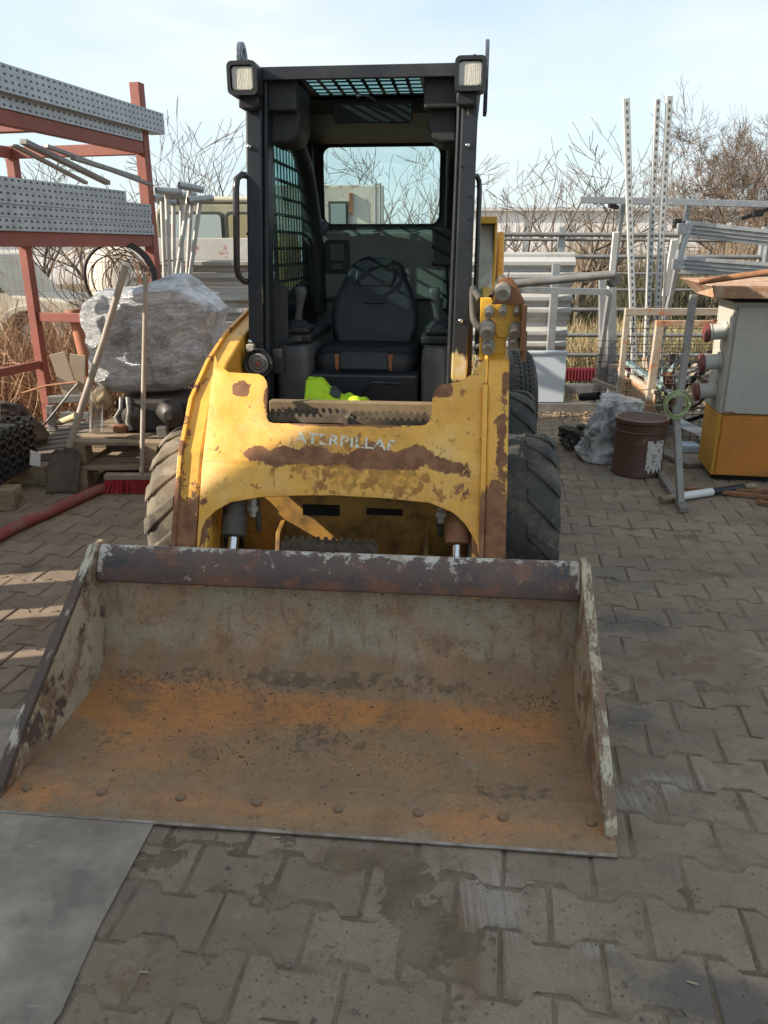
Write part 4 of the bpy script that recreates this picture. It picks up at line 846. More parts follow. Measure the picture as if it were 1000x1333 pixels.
def bare_twigs(b, rnd, p, d, l, r, depth, spread=.5, gravity=0.0, kids=(2, 3), seg=4, minr=.0035):
    """a limb that forks again and again into thinner twigs"""
    n = 3 if depth > 1 else 2; pts = [p]; rs = [r]; dd = d.copy()
    for i in range(n):
        dd = (dd + Vector((rnd.gauss(0, .13), rnd.gauss(0, .13), rnd.gauss(0, .08) + gravity))).normalized(); pts.append(pts[-1] + dd * l / n); rs.append(max(minr, r * (1 - .42 * (i + 1) / n)))
    b.tube(pts, rs, seg if r > .012 else 3, cap=False)
    if depth <= 0: return
    for _ in range(rnd.randint(*kids)):
        t = rnd.uniform(.35, 1.0); i = min(n - 1, int(t * n)); q = pts[i].lerp(pts[i + 1], t * n - i)
        ax = Vector((rnd.gauss(0, 1), rnd.gauss(0, 1), rnd.gauss(0, .45))).normalized()
        nd = (dd + ax * spread * rnd.uniform(.8, 1.7)).normalized(); bare_twigs(b, rnd, q, nd, l * rnd.uniform(.55, .82), max(minr, rs[i] * .62), depth - 1, spread, gravity, kids, seg, minr)
    nd = (dd + Vector((rnd.gauss(0, .15), rnd.gauss(0, .15), .1))).normalized(); bare_twigs(b, rnd, pts[-1], nd, l * .75, rs[-1], depth - 1, spread, gravity, kids, seg, minr)
bark = surf('grey brown bark', (.15, .115, .085), (.10, .08, .06), 9, .9, bump=0)
bark_w = surf('warm brown twigs', (.20, .145, .105), (.14, .10, .075), 9, .9, bump=0)
def tree(px, Y, topy, label, seed, mat=bark, stems=3, depth=3, r0=.06, minr=.0055, wide=.30, kids=(1, 2)):
    base = A(px, 400, Y=Y); base.z = gz(Y); h = A(px, topy, Y=Y).z - base.z; rnd = random.Random(seed)
    t = empty('bare_tree', base, label, 'tree', 'leafless trees beyond the yard')
    trunk = B(base); cr = B(base); d = Vector((rnd.uniform(-.06, .06), 0, 1)).normalized(); top = base + d * h * .22
    trunk.tube([base - Vector((0, 0, .1)), base + d * h * .1, top], [r0 * 1.3, r0 * 1.1, r0], 8)
    for k in range(stems):
        a = 2 * math.pi * (k + rnd.random() * .6) / stems; sd = Vector((math.cos(a) * wide * 1.3, math.sin(a) * wide, 1)).normalized(); p = base + d * h * rnd.uniform(.10, .22); r = r0 * .75
        L = h * rnd.uniform(.60, .74); n = 7; pts = [p]; rs = [r]
        for i in range(n):
            sd = (sd + Vector((rnd.gauss(0, .15), rnd.gauss(0, .12), .05))).normalized(); pts.append(pts[-1] + sd * L / n); rs.append(max(minr, r * (1 - .85 * (i + 1) / n)))
        cr.tube(pts, rs, 5, cap=False)
        for i in range(1, n + 1):
            for _ in range(rnd.choice((0, 1, 1, 2))):
                ax = Vector((rnd.gauss(0, 1), rnd.gauss(0, 1), 0)).normalized(); nd = (sd * .7 + ax * rnd.uniform(.6, 1.3) + Vector((0, 0, .10))).normalized()
                bare_twigs(cr, rnd, pts[i], nd, h * rnd.uniform(.14, .30) * (1.15 - .5 * i / n), max(minr, rs[i] * .6), depth - 1, .55, .03, kids, 4, minr)
    trunk.out('trunk', mat, t, fix=False); cr.out('crown', mat, t, fix=False)
for a in ((228, 19, 168, 'slim bare tree rising right behind the red rack post', 1), (292, 21, 165, 'bare tree left of the cab grab handle', 2), (120, 17, 205, 'low bare tree seen between the rack shelves', 3), (62, 19, 195, 'bare tree behind the far left post of the rack', 31),
          (455, 19, 178, 'spreading bare tree behind the cream box body', 4), (525, 16, 195, 'thin bare tree seen through the right half of the cab window', 5), (560, 22, 200, 'small bare tree at the right edge of the cab window', 6), (655, 21, 225, 'small bare tree just right of the cab', 7),
          (703, 18, 190, 'bare tree with upright limbs behind the guardrail panels', 8), (752, 15, 172, 'tallest forked bare tree right of the loader', 9), (786, 19, 215, 'bare tree behind the tall perforated posts', 10), (862, 27, 235, 'far bare tree right of the perforated posts', 11)): tree(*a)
tree(958, 26, 172, 'dense rounded bare tree above the orange cabinet', 12, bark_w, 9, 5, .07, .005, .55, (2, 3)); tree(1015, 24, 185, 'dense bare tree cut by the right edge of the view', 13, bark_w, 7, 5, .07, .005, .5, (2, 3))
# brush and dry grass
def stalks(name, mat, n, area, h, lean=.25, w=.006, seed=1, twig=False):
    b = B(); rnd = random.Random(seed)
    for _ in range(n):
        x, y = area(rnd); hh = h(rnd, x, y); a = rnd.uniform(0, 6.3); base = Vector((x, y, gz(y))); tip = base + Vector((rnd.gauss(0, lean) * hh, rnd.gauss(0, lean) * hh, hh)); mid = base.lerp(tip, .5) + Vector((rnd.gauss(0, .08), rnd.gauss(0, .08), 0)) * hh
        s = Vector((math.cos(a), math.sin(a), 0)) * w * rnd.uniform(.6, 1.4); k = len(b.v)
        b.v += [base - s, base + s, mid - s * .8, mid + s * .8, tip]; b.f += [(k, k + 1, k + 3, k + 2), (k + 2, k + 3, k + 4)]
    o = b.out(name, mat, fix=False); o['kind'] = 'stuff'; return o
straw = surf('dry straw grass', (.42, .33, .18), (.30, .23, .12), 3, .9, coord='World', bump=0, layers=[dict(col=(.16, .17, .06), scale=.8, th=.56, soft=.08, amt=.7)])
brush_m = surf('brown dry brush', (.27, .20, .13), (.20, .15, .10), 2, .9, coord='World', bump=0)
brush_d = surf('dark bramble', (.10, .085, .05), (.07, .075, .035), 2, .9, coord='World', bump=0)
reed_m = surf('tan dead vines', (.42, .25, .14), (.30, .18, .10), 3, .9, coord='World', bump=0)  # plain tan base colour, also used for the dead leaves
stalks('dry_grass', straw, 26000, lambda r: (lambda y: (r.uniform(-.62, .62) * y, y))(8.6 + 14 * r.random() ** 1.6), lambda r, x, y: r.uniform(.08, .34), .35, .006, 2)
stalks('far_grass', straw, 9000, lambda r: (lambda y: (r.uniform(-.6, .6) * y, y))(r.uniform(22, 42)), lambda r, x, y: r.uniform(.2, .5), .35, .02, 22)
stalks('near_weeds', straw, 3500, lambda r: (r.uniform(-6, 6), r.uniform(7.35, 8.7)), lambda r, x, y: r.uniform(.05, .25), .4, .004, 23)
stalks('brush', brush_m, 16000, lambda r: (r.uniform(5.5, 22), r.uniform(22, 34)), lambda r, x, y: r.uniform(1.5, 2.7) * (.8 + .3 * math.sin(x * 1.3)), .10, .014, 3)
stalks('brush', brush_m, 9000, lambda r: (r.uniform(-20, 8), r.uniform(27, 36)), lambda r, x, y: r.uniform(.5, 1.7), .2, .012, 4)
stalks('bramble', brush_d, 7000, lambda r: (r.uniform(2.2, 6.6), r.uniform(15, 19)), lambda r, x, y: r.uniform(.5, 1.25) * (.7 + .4 * math.sin(x * 2.3 + 1)), .25, .011, 5)
stalks('dead_vines', reed_m, 5200, lambda r: (r.uniform(-5.2, -1.9), r.uniform(6.7, 8.3)), lambda r, x, y: r.uniform(.2, .95) * (1.1 if x < -2.6 else .7), .22, .005, 6)
stalks('dead_vines', reed_m, 2600, lambda r: (r.uniform(-5.0, -2.4), r.uniform(6.5, 7.3)), lambda r, x, y: r.uniform(.1, .6), .5, .005, 61)
stalks('dead_vines', straw, 4200, lambda r: (r.uniform(1.4, 4.6), r.uniform(8.5, 9.6)), lambda r, x, y: r.uniform(.2, .75), .3, .005, 62)
b = B(); rnd = random.Random(9)
for _ in range(260):
    p = Vector((rnd.uniform(-4.6, -2.1), rnd.uniform(6.6, 7.4), rnd.uniform(0, .5))); d = Vector((rnd.gauss(0, 1), rnd.gauss(0, .4), rnd.gauss(.5, .6))).normalized(); pts = [p]
    for _ in range(6): d = (d + Vector((rnd.gauss(0, .35), rnd.gauss(0, .2), rnd.gauss(-.06, .25)))).normalized(); pts.append(pts[-1] + d * .13)
    b.tube(pts, .004, 3, cap=False)
o = b.out('tangled_vines', reed_m, fix=False); o['kind'] = 'stuff'
# far hall, road and cars
hall_m = surf('pale hall cladding', (.82, .78, .76), (.77, .73, .71), .05, .8, coord='World', bump=0)
HB = empty('warehouse', (30, 72, -1.1), 'long pale warehouse on the horizon at the right', 'building'); off = HB.location
B(off).box(6.5, 62, 70, 95, -1.1, 4.35).out('wall', hall_m, HB)
B(off).box(6.3, 62.2, 69.6, 95.4, 4.352, 4.62).out('roof_edge', surf('hall roof edge', (.62, .60, .60), (.55, .54, .54), .1, .7), HB)
for k in range(14): x = 8 + k * 3.9; B(off).box(x, x + .16, 69.9, 69.998, -1.1, 4.35).out('cladding_joint', simple('joint grey', (.36, .34, .33), .8), HB)
B(off).box(28, 40, 69.92, 69.997, .6, 2.4).out('window_band', simple('joint grey', ()), HB)
HL = empty('shed', (-24, 60, -1.1), 'low pale shed far behind the rack', 'building'); off = HL.location
B(off).box(-34, -14, 58, 66, -1.1, 2.2).out('wall', hall_m, HL); B(off).prism([(-34.3, 57.6, 2.2), (-34.3, 66.4, 2.2), (-34.3, 62, 3.4)], (20.6, 0, 0)).out('roof', rust_light, HL)
road = B().add([(-300, 38.5, -1.094), (300, 38.5, -1.094), (300, 45, -1.094), (-300, 45, -1.094)], [(0, 1, 2, 3)]).out('road', simple('asphalt', (.06, .06, .06), .85), fix=False); tag(road, kind='structure')
def car(x, y, z, mat, label, name='parked_car', cat='car', L=4.3, flip=1, group=None):
    t = empty(name, (x, y, z), label, cat, group)
    prof = [(-.5, .28), (-.5, .62), (-.47, .78), (-.26, .86), (-.14, 1.38), (.0, 1.46), (.20, 1.44), (.36, .98), (.47, .90), (.5, .70), (.5, .28)]
    def pr(sc=1): return [(flip * a * L, c) for a, c in prof]
    arch = []
    for cx in (.32, -.32):
        arch += [((cx + .085 * math.cos(R(a))) * L * flip, .28 + .38 * math.sin(R(a))) for a in range(0, 181, 20)]
    b = B(); b.xz(pr() + [(-.45 * 0 + px_, pz) for px_, pz in []] , -.82, .82) if False else b.xz(pr()[:] [:10] + [(flip * .5 * L, .28)] + arch, -.82, .82)
    b.out('body', mat, t, bevel=.03)
    b = B(); b.xz([(flip * -.235 * L, .90), (flip * -.135 * L, 1.32), (flip * -.02 * L, 1.38), (flip * .0 * L, .90)], -.828, -.819); b.out('window', simple('car glass', (.02, .025, .03), .1), t)
    b = B(); b.xz([(flip * .015 * L, .90), (flip * .015 * L, 1.38), (flip * .18 * L, 1.36), (flip * .30 * L, .95)], -.828, -.819); b.out('window', simple('car glass', ()), t)
    for cx in (-.32, .32):
        w = B().lathe([(.05, -.0), (.19, .0), (.30, .01), (.32, .04), (.32, .2), (.30, .22)], (cx * L * flip, -.83, .32), (0, 1, 0), 20).out('wheel', simple('car tyre', (.02, .02, .02), .8), t, smooth=35)
        B().lathe([(.02, -.012), (.17, -.012), (.18, .0)], (cx * L * flip, -.83, .32), (0, 1, 0), 14).out('hub', simple('hub grey', (.35, .35, .36), .4), w)
    return t
car(17.6, 41, -1.09, simple('dark blue paint', (.03, .035, .05), .3), 'dark car on the road just above the cabinet roof')
car(22.6, 41.5, -1.09, simple('white car paint', (.75, .75, .75), .3), 'white car behind the dark car on the far road')
# old pale pickup behind the wire fence
cream = surf('faded cream vehicle paint', (.52, .47, .38), (.44, .39, .31), 2, .6, layers=[dict(col=(.25, .16, .09), scale=5, th=.62, soft=.06, amt=.7)])
t = car(-6.0, 11.6, -.05, cream, 'old faded cream off-road car behind the wire fence', 'old_car', 'car', 3.7, -1)
for s in t.children:
    if s.name.startswith('body'): pass
b = B(); cx = -.32 * 3.7 * -1
pts = [(cx + .46 * math.cos(R(a)), .30 + .44 * math.sin(R(a))) for a in range(0, 181, 15)] + [(cx + .37 * math.cos(R(a)), .30 + .36 * math.sin(R(a))) for a in range(180, -1, -15)]
b.xz(pts, -.92, -.80); b.out('fender', cream, t, bevel=.01)
# cream tank and pinkish wall piece between
tank = B((-2.95, 9.3, 0)); tank.lathe([(.05, 0), (.44, .02), (.46, .1), (.46, 1.35), (.42, 1.45), (.2, 1.52), (.05, 1.54)], (-2.95, 9.3, -.05), (0, 0, 1), 32)
tag(tank.out('storage_tank', surf('cream tank', (.52, .48, .40), (.42, .38, .31), 2, .6), smooth=40), 'upright cream tank behind the wire coil under the rack', 'tank')
# truck
olive = surf('olive cream truck paint', (.30, .28, .19), (.24, .225, .15), 2, .55, layers=[dict(col=(.42, .38, .27), scale=4, th=.55, soft=.12, amt=.5)])
TK = empty('old_truck', (-1.4, 11.6, 0), 'old olive truck with cream roof and dirty cream box body behind the loader', 'truck'); off = TK.location
b = B(off); b.xz([(-3.3, .5), (-3.3, 1.25), (-3.15, 1.30), (-3.05, 1.90), (-2.95, 1.98), (-1.68, 1.98), (-1.66, .5)], 11.0, 12.9); b.out('cab', olive, TK, bevel=.03)
b = B(off); b.xz([(-3.08, 1.985), (-2.98, 2.06), (-1.70, 2.06), (-1.66, 1.985)], 10.98, 12.92); b.out('cab_roof', surf('cream roof paint', (.58, .53, .40), (.5, .45, .33), 2, .6), TK, bevel=.03)
tg = simple('truck window glass', (.35, .40, .38), .12); tgb = simple('tan backed truck glass', (.30, .26, .15), .2)
for x0, x1, m in ((-2.98, -2.18, tg), (-2.08, -1.74, tgb)):
    f = B(off).xz(rrect((x0 + x1) / 2, 1.62, x1 - x0 + .07, .50, .06), 10.975, 10.999).out('window', simple('dark rubber seal', (.04, .045, .035), .6), TK)
    B(off).xz(rrect((x0 + x1) / 2, 1.62, x1 - x0, .43, .05), 10.965, 10.9749).out('pane', m, f)
boxm = surf('dirty cream box body', (.52, .48, .39), (.44, .40, .32), 1.5, .7, layers=[dict(col=(.22, .17, .12), scale=3, aniso=(1, 1, .25), th=.60, soft=.08, amt=.7), dict(col=(.20, .10, .05), scale=8, th=.62, soft=.05, amt=.7, blobs=[((.4, 0, 2.2), (1.6, 3, .06), .25)])])
b = B(off); b.box(-1.62, .0, 11.0, 12.9, .7, 2.20); bx = b.out('box_body', boxm, TK, bevel=.02)
f = B(off).box(-.74, -.48, 10.975, 10.999, 1.68, 2.00).out('window', simple('dark rubber seal', ()), bx); 
b = B(off); b.box(-.71, -.51, 10.968, 10.9749, 1.70, 1.97); b.out('pane', simple('box window', (.22, .27, .25), .15), bx)
b = B(off); b.box(-.46, -.41, 10.95, 10.998, 1.85, 2.1); b.out('latch', rust_mat, bx)
for x in (-.115, -.055): B(off).tube([(x, 10.96, .9), (x, 10.96, 2.22)], .02, 8).out('pipe', galv_dark, TK)
B(off).box(-3.0, 0, 11.1, 12.8, .42, .69).out('chassis', simple('deep black', ()), TK)
for x in (-2.4, -.6): B(off).lathe([(.1, 0), (.36, 0), (.42, .05), (.42, .22), (.38, .26)], (x, 11.0, .40), (0, 1, 0), 24).out('wheel', rubber, TK, smooth=35)

# W-beam guardrails stacked on edge behind the loader
gr_m = surf('pale weathered guardrail', (.50, .49, .46), (.42, .41, .385), 2, .55, metal=.15, bump=.15, layers=[dict(col=(.28, .22, .15), scale=3, th=.62, soft=.08, amt=.6)])
wp = [(0, 0), (-.012, .02), (-.012, .045), (-.075, .085), (-.075, .115), (-.02, .145), (-.02, .165), (-.075, .195), (-.075, .225), (-.012, .265), (-.012, .29), (0, .31)]
for k, (z, x0, x1, lab) in enumerate(((.44, -2.3, 1.75, 'bottom guardrail beam of the stack behind the loader'), (.755, -2.4, 1.77, 'middle guardrail beam of the stack behind the loader'), (1.07, -2.35, 1.78, 'topmost guardrail beam of the stack behind the loader'))):
    b = B((x0, 7.55, z)); pr_ = [(7.55 + y, z + h) for y, h in wp] + [(7.553 + y, z + h) for y, h in reversed(wp)]; b.yz(pr_, x0, x1); tag(b.out('guardrail', gr_m, smooth=25), lab, 'guardrail', 'guardrail beams stacked behind the loader')
b = B((-1.9, 7.35, 1.38)); b.box(-2.35, -.9, 7.30, 7.36, 1.31, 1.50); tag(b.out('board', surf('chalky white board', (.58, .56, .52), (.48, .46, .42), 4, .8, layers=[dict(col=(.35, .12, .08), scale=7, th=.64, soft=.05)]), bevel=.005), 'chalky white board lying on the guardrails left of the cab', 'board')
b = B((1.5, 7.44, .3)); b.box(1.55, 1.62, 7.40, 7.46, 0, 1.28); tag(b.out('stack_post', galv, bevel=.003), 'galvanised post standing in front of the guardrail stack', 'post')
b = B((0, 7.7, 0))
for x in (-1.9, 1.2): b.box(x - .06, x + .06, 7.56, 7.75, -.05, .44)
o = b.out('trestle', galv_dark); tag(o, 'low dark trestles carrying the guardrail stack', 'trestle'); o['kind'] = 'stuff'
b = B((-1.6, 7.0, 0)); b.box(-2.4, -.9, 6.9, 7.0, .72, .80); b.box(-2.3, -.9, 6.85, 6.95, .55, .60); b.out_ = None
tag(b.out('steel_beams', galv_dark, bevel=.004), 'grey steel beams lying below the guardrails left of the cab', 'beams')['kind'] = 'stuff'
# bright sheet, base beams, spare tyre
b = B((1.44, 6.9, 0)); b.box(1.26, 1.62, 6.88, 6.90, .10, .53); b.box(1.255, 1.63, 6.865, 6.915, .532, .555); tag(b.out('enamel_sheet', surf('white enamel panel', (.60, .66, .70), (.56, .62, .66), 2, .4), bevel=.003), 'white enamelled panel standing behind the loader wheel', 'panel')
b = B((1.5, 7.0, 0)); b.box(1.0, 2.25, 6.86, 6.96, .0, .09); tag(b.out('steel_beam', galv_dark, bevel=.004), 'long grey beam lying on the ground under the white panel', 'beam')
b = B((1.6, 7.3, 0)); b.box(1.0, 2.6, 7.2, 7.3, .12, .20); tag(b.out('steel_beam', galv_dark, bevel=.004), 'grey beam raised behind the white panel at paving edge', 'beam')
b = B((.94, 5.35, 0)); wt_ = .175; pr_ = [(.20, .01), (.24, -.004), (.30, -.008), (.345, .008), (.36, .03)]
for gx in (.058, .0875, .117): pr_ += [(.362, gx - .005), (.352, gx - .003), (.352, gx + .003), (.362, gx + .005)]
pr_ += [(.36, wt_ - .03), (.345, wt_ - .008), (.30, wt_ + .008), (.24, wt_ + .004), (.20, wt_ - .01)]
b.lathe(pr_, (.855, 5.42, .375), (1, 0, 0), 48); 
for i in range(60):
    for xx, s in ((.905, 1), (.98, -1)):
        a = 2 * math.pi * i / 60; c_ = Vector((xx, 5.42 + .362 * math.cos(a), .375 + .362 * math.sin(a))); tdir = Vector((0, -math.sin(a), math.cos(a))); b.bar(c_ - Vector((.02, 0, 0)), c_ + Vector((.02, 0, 0)) + tdir * .012 * s, .012, .006, up=Vector((0, math.cos(a), math.sin(a))))
tag(b.out('spare_tyre', rubber, smooth=40), 'worn road tyre standing upright behind the loader wheel', 'tyre')
# red crate
rc = empty('red_crate', (1.95, 7.25, 0), 'low red plastic crate behind the galvanised posts', 'crate'); redp = simple('red plastic', (.22, .03, .04), .6)
B(rc.location).box(1.62, 2.42, 7.2, 7.22, .24, .36).out('side', redp, rc)
for i in range(26): x = 1.63 + i * .03; B(rc.location).box(x, x + .012, 7.188, 7.1995, .25, .35).out('rib', redp, rc)

# yard fence of horizontal pipes
PF = empty('pipe_fence', (3.0, 8.3, 0), 'fence of horizontal steel pipes at the back of the yard', 'fence'); off = PF.location
for py, x1 in ((305, 3.3), (334, 6.5), (356, 6.5), (377, 6.5), (403, 6.5), (436, 6.5), (462, 6.5), (486, 6.5)):
    z = A(700, py, Y=8.3).z; B(off).tube([(1.0, 8.3, z), (x1, 8.3, z - .01)], .022 if py < 350 or py > 400 else .014, 8).out('rail', galv_dark, PF, smooth=50)
for x in (1.82, 3.9, 5.9): B(off).box(x - .035, x + .035, 8.33, 8.39, -.05, 1.62).out('post', galv, PF, bevel=.004)
B(off).tube([(1.0, 8.42, 1.50), (6.5, 8.42, 1.47)], .015, 8).out('rail', galv_dark, PF)

# galvanised posts and frames on the right
def bar_thing(name, mat, a, c, w, h, label, cat, group=None, bevel=.002):
    p, q = A(a[0], a[1], Y=a[2]), A(c[0], c[1], Y=c[2]); 
    if len(c) > 3: q.z = c[3]
    lo_ = p if p.z < q.z else q; b = B(lo_); b.bar(p, q, w, h, up=(0, 1, 0)); return tag(b.out(name, mat, bevel=bevel), label, cat, group)
bar_thing('steel_post', galv, (784, 362, 7.0), (786, 520, 7.0, 0), .055, .055, 'left of two square galvanised posts behind the plastic bag', 'post')
bar_thing('steel_post', galv, (796, 372, 6.95), (798, 520, 6.95, 0), .075, .05, 'right, stouter of two square galvanised posts behind the bag', 'post')
b = B(A(660, 371, Y=6.5)); b.tube([A(655, 371, Y=6.5), A(800, 357, Y=6.4)], .034, 14, cap=False); b.tube([A(655, 371, Y=6.5), A(800, 357, Y=6.4)], .028, 14, cap=False); tag(b.out('steel_pipe', galv_dark, smooth=50), 'thick galvanised pipe lying across the top of the posts', 'pipe')
bar_thing('steel_channel', galv, (650, 377, 6.6), (792, 380, 6.6), .05, .05, 'galvanised channel running below the thick pipe', 'channel')
b = B(A(797, 362, Y=6.45)); b.lathe([(.02, 0), (.06, 0), (.06, .02), (.045, .025), (.045, .06)], A(797, 364, Y=6.5), (.2, -1, .0), 18); tag(b.out('pipe_flange', galv_dark, smooth=35), 'round flange at the end of the thick pipe', 'flange')
fr_ = empty('scaffold_frame', A(900, 262, Y=6.6) * Vector((1, 1, 0)) if False else Vector((A(880, 262, Y=6.6).x, 6.6, 0)), 'tall galvanised frame with slanting legs behind the orange cabinet', 'frame'); off = fr_.location
b = B(off); b.bar(A(755, 260, Y=6.6), A(1080, 268, Y=6.6), .05, .035, up=(0, 1, 0)); b.out('top_rail', galv, fr_, bevel=.003)
for a, c in (((811, 266), (783, 455)), ((897, 265), (856, 470)), ((1008, 268), (975, 470))):
    p, q = A(*a, Y=6.63), A(*c, Y=6.9); d = (q - p); q = p + d * (p.z / -d.z); B(off).bar(p, q, .035, .055, up=(0, 1, 0)).out('leg', galv, fr_, bevel=.003)
whitel = surf('white wrapped lath', (.62, .61, .57), (.52, .51, .47), 5, .6)
bar_thing('lath', whitel, (802, 302, 6.50), (794, 385, 6.6), .045, .03, 'pale lath tied to the left leg of the frame', 'lath')
bar_thing('lath', whitel, (878, 312, 6.50), (866, 385, 6.6), .05, .03, 'white pointed lath tied to the middle leg of the frame', 'lath')
b = B(A(790, 380, Y=6.6)); p = A(800, 267, Y=6.58)
for q_, w_ in (((797, 268), .03), ((802, 270), .022)): c_ = A(*q_, Y=6.56); b.box(c_.x - w_, c_.x + w_, 6.54, 6.58, c_.z - .015, c_.z + .018)
tag(b.out('clamp', simple('deep black', ()), bevel=.006), 'black clamp hanging under the top rail at its left leg', 'clamp', None)
c_ = A(881, 291, Y=6.5); b = B(c_); b.box(c_.x - .028, c_.x + .03, 6.47, 6.52, c_.z - .035, c_.z + .035); b.box(c_.x + .045, c_.x + .06, 6.47, 6.50, c_.z - .01, c_.z + .02); tag(b.out('clamp', simple('deep black', ()), bevel=.006), 'square black clamp at the end of the upper rail bundle', 'clamp')
p, q = A(965, 285, Y=6.5), A(1005, 270, Y=6.5); b = B(p); b.bar(p, q, .03, .03); m_ = p.lerp(q, .55); b.box(m_.x - .05, m_.x + .03, 6.46, 6.52, m_.z - .03, m_.z + .02); tag(b.out('clamp', simple('deep black', ()), bevel=.004), 'long black clamp at the right edge of the view', 'clamp')
for n_, (y0, y1, xa, lab) in enumerate(((290, 304, 893, 'upper'), (336, 345, 887, 'lower'))):
    t = empty('rail_bundle', A(xa, y0, Y=6.3), f'{lab} bundle of thin galvanised rails held by the frame above the cabinet', 'rail bundle'); off = t.location
    for k in range(4):
        p = A(xa, y0 + k * 5.2, Y=6.3 + .02 * k); q = A(1075, y1 + 5 + k * 5.6, Y=6.1 + .02 * k); B(off).bar(p, q, .03, .024, up=(0, 1, 0)).out('rail', galv, t, bevel=.003)
    c_ = A(xa - 4, (y0 + 8), Y=6.28); B(off).box(c_.x - .045, c_.x + .03, 6.24, 6.30, c_.z - .04, c_.z + .04).out('bracket', galv, t, bevel=.004)
bar_thing('steel_strut', galv, (900, 288, 6.25), (884, 342, 6.25), .03, .03, 'short upright bar joining the ends of the two rail bundles', 'bar')
# tall perforated posts
def perf_post():
    N = NT('slotted upright'); v = N.coord(); sp = N.n('ShaderNodeSeparateXYZ'); N.l(v, sp.inputs[0]); c = N.math('FRACT', N.math('DIVIDE', sp.outputs[2], .05))
    h = N.math('MULTIPLY', N.math('LESS_THAN', N.math('ABSOLUTE', sp.outputs[0]), .0075), N.math('LESS_THAN', c, .5)); N.l(N.mix(h, (.52, .52, .50), (.11, .115, .12)), N.b.inputs['Base Color']); N.b.inputs['Roughness'].default_value = .5; N.b.inputs['Metallic'].default_value = .3; return N.m
perf3 = perf_post()
perf2 = perforated('perforated upright', (.55, .55, .53), .05, .05, 1.1, .40, (.27, .27, .27), 0)
for k, (a, c, w, lab) in enumerate((((816, 128, 6.1), (829, 560, 6.2), .036, 'leftmost of the three tall perforated posts against the sky'), ((857, 129, 6.1), (838, 540, 6.3), .026, 'middle of the three tall perforated posts against the sky'), ((872.5, 125, 6.1), (848, 545, 6.3), .032, 'rightmost of the three tall perforated posts against the sky'))):
    p, q = A(*a[:2], Y=a[2]), A(*c[:2], Y=c[2]); d = q - p; q = p + d * (p.z / -d.z)
    L = (p - q).length; b = B(); b.box(-w / 2, w / 2, -.002, .002, 0, L); b.box(-w / 2 - .004, -w / 2 - .0005, 0, .03, 0, L); b.box(w / 2 + .0005, w / 2 + .004, 0, .03, 0, L)
    o = b.out('perforated_post', perf3); o.location = q; o.rotation_euler = (p - q).to_track_quat('Z', 'Y').to_euler(); qq = (p - q).normalized(); o.rotation_euler = Matrix((Vector((1, 0, 0)).cross(Vector((0, 0, 0))) if False else (Vector((0, 1, 0)).cross(qq)).normalized(), qq.cross((Vector((0, 1, 0)).cross(qq)).normalized()), qq)).transposed().to_euler()
    tag(o, lab, 'post')
for k, (a, c, lab) in enumerate((((845, 300, 6.35), (836, 545, 6.4), 'thin upright bar just left of the middle perforated post'), ((867, 330, 6.35), (858, 545, 6.4), 'thin upright bar right of the tall perforated posts'))):
    p, q = A(*a[:2], Y=a[2]), A(*c[:2], Y=c[2]); d = q - p; q = p + d * (p.z / -d.z); b = B(q); b.bar(q, p, .018, .018, up=(0, 1, 0)); tag(b.out('steel_bar', galv), lab, 'bar')

# mesh cage with rusty frame
MC = empty('mesh_cage', (2.3, 5.75, 0), 'wire mesh cage with pale rusty frame full of scrap', 'cage'); off = MC.location
palerust = surf('pale paint over rust', (.38, .33, .26), (.30, .24, .18), 8, .8, bump=.5, layers=[dict(col=(.36, .15, .07), scale=10, th=.57, soft=.05, amt=.9)])
Y0 = 5.75; zt = A(880, 406, Y=Y0).z; xl, xr = A(817, 406, Y=Y0).x, A(960, 406, Y=Y0).x
B(off).box(xl - .02, xr, Y0 - .02, Y0 + .02, zt - .025, zt + .025).out('top_rail', palerust, MC, bevel=.003)
B(off).box(xl - .02, xl + .02, Y0 - .018, Y0 + .018, 0, zt - .026).out('post', palerust, MC, bevel=.003)
B(off).box(xr - .02, xr + .02, Y0 - .018, Y0 + .018, 0, zt - .026).out('post', palerust, MC, bevel=.003)
b = B(off); x = xl + .05
while x < xr: b.tube([(x, Y0, .02), (x, Y0, zt - .03)], .003, 4, cap=False); x += .058
z = .05
while z < zt - .03: b.tube([(xl, Y0 - .005, z), (xr, Y0 - .005, z)], .003, 4, cap=False); z += .058
x = xl + .05
while x < xr: b.tube([(x, Y0 + .75, .02), (x, Y0 + .75, zt - .25)], .003, 4, cap=False); x += .058
z = .05
while z < zt - .25: b.tube([(xl, Y0 + .745, z), (xr, Y0 + .745, z)], .003, 4, cap=False); z += .058
o = b.out('wire_mesh', simple('dark wire', (.07, .06, .05), .7), MC, fix=False); o['kind'] = 'stuff'
Y1 = 5.45; z1 = A(890, 421, Y=Y1).z; xa, xb = A(859, 421, Y=Y1).x, A(945, 421, Y=Y1).x
B(off).box(xa - .03, xb, Y1 - .02, Y1 + .02, z1 - .02, z1 + .02).out('front_rail', rust_light, MC, bevel=.003)
p = Vector((xa, Y1, z1 - .02)); q = Vector((xa - .03, Y1 - .02, 0)); B(off).bar(q, p, .055, .04, up=(0, 1, 0)).out('front_post', palerust, MC, bevel=.003)
# leaning side flap
fl = [A(806, 480, Y=5.95), A(853, 510, Y=5.40), A(850, 545, Y=5.40), A(803, 515, Y=5.95)]
n_ = (fl[1] - fl[0]).cross(fl[2] - fl[1]).normalized() * .012
sf = B(off).prism(fl, n_).out('side_flap', rust_light, MC)
B(off).bar(fl[0] + Vector((0, -.01, 0)), fl[1] + Vector((0, -.01, 0)), .03, .03).out('flap_rail', palerust, MC, bevel=.003)
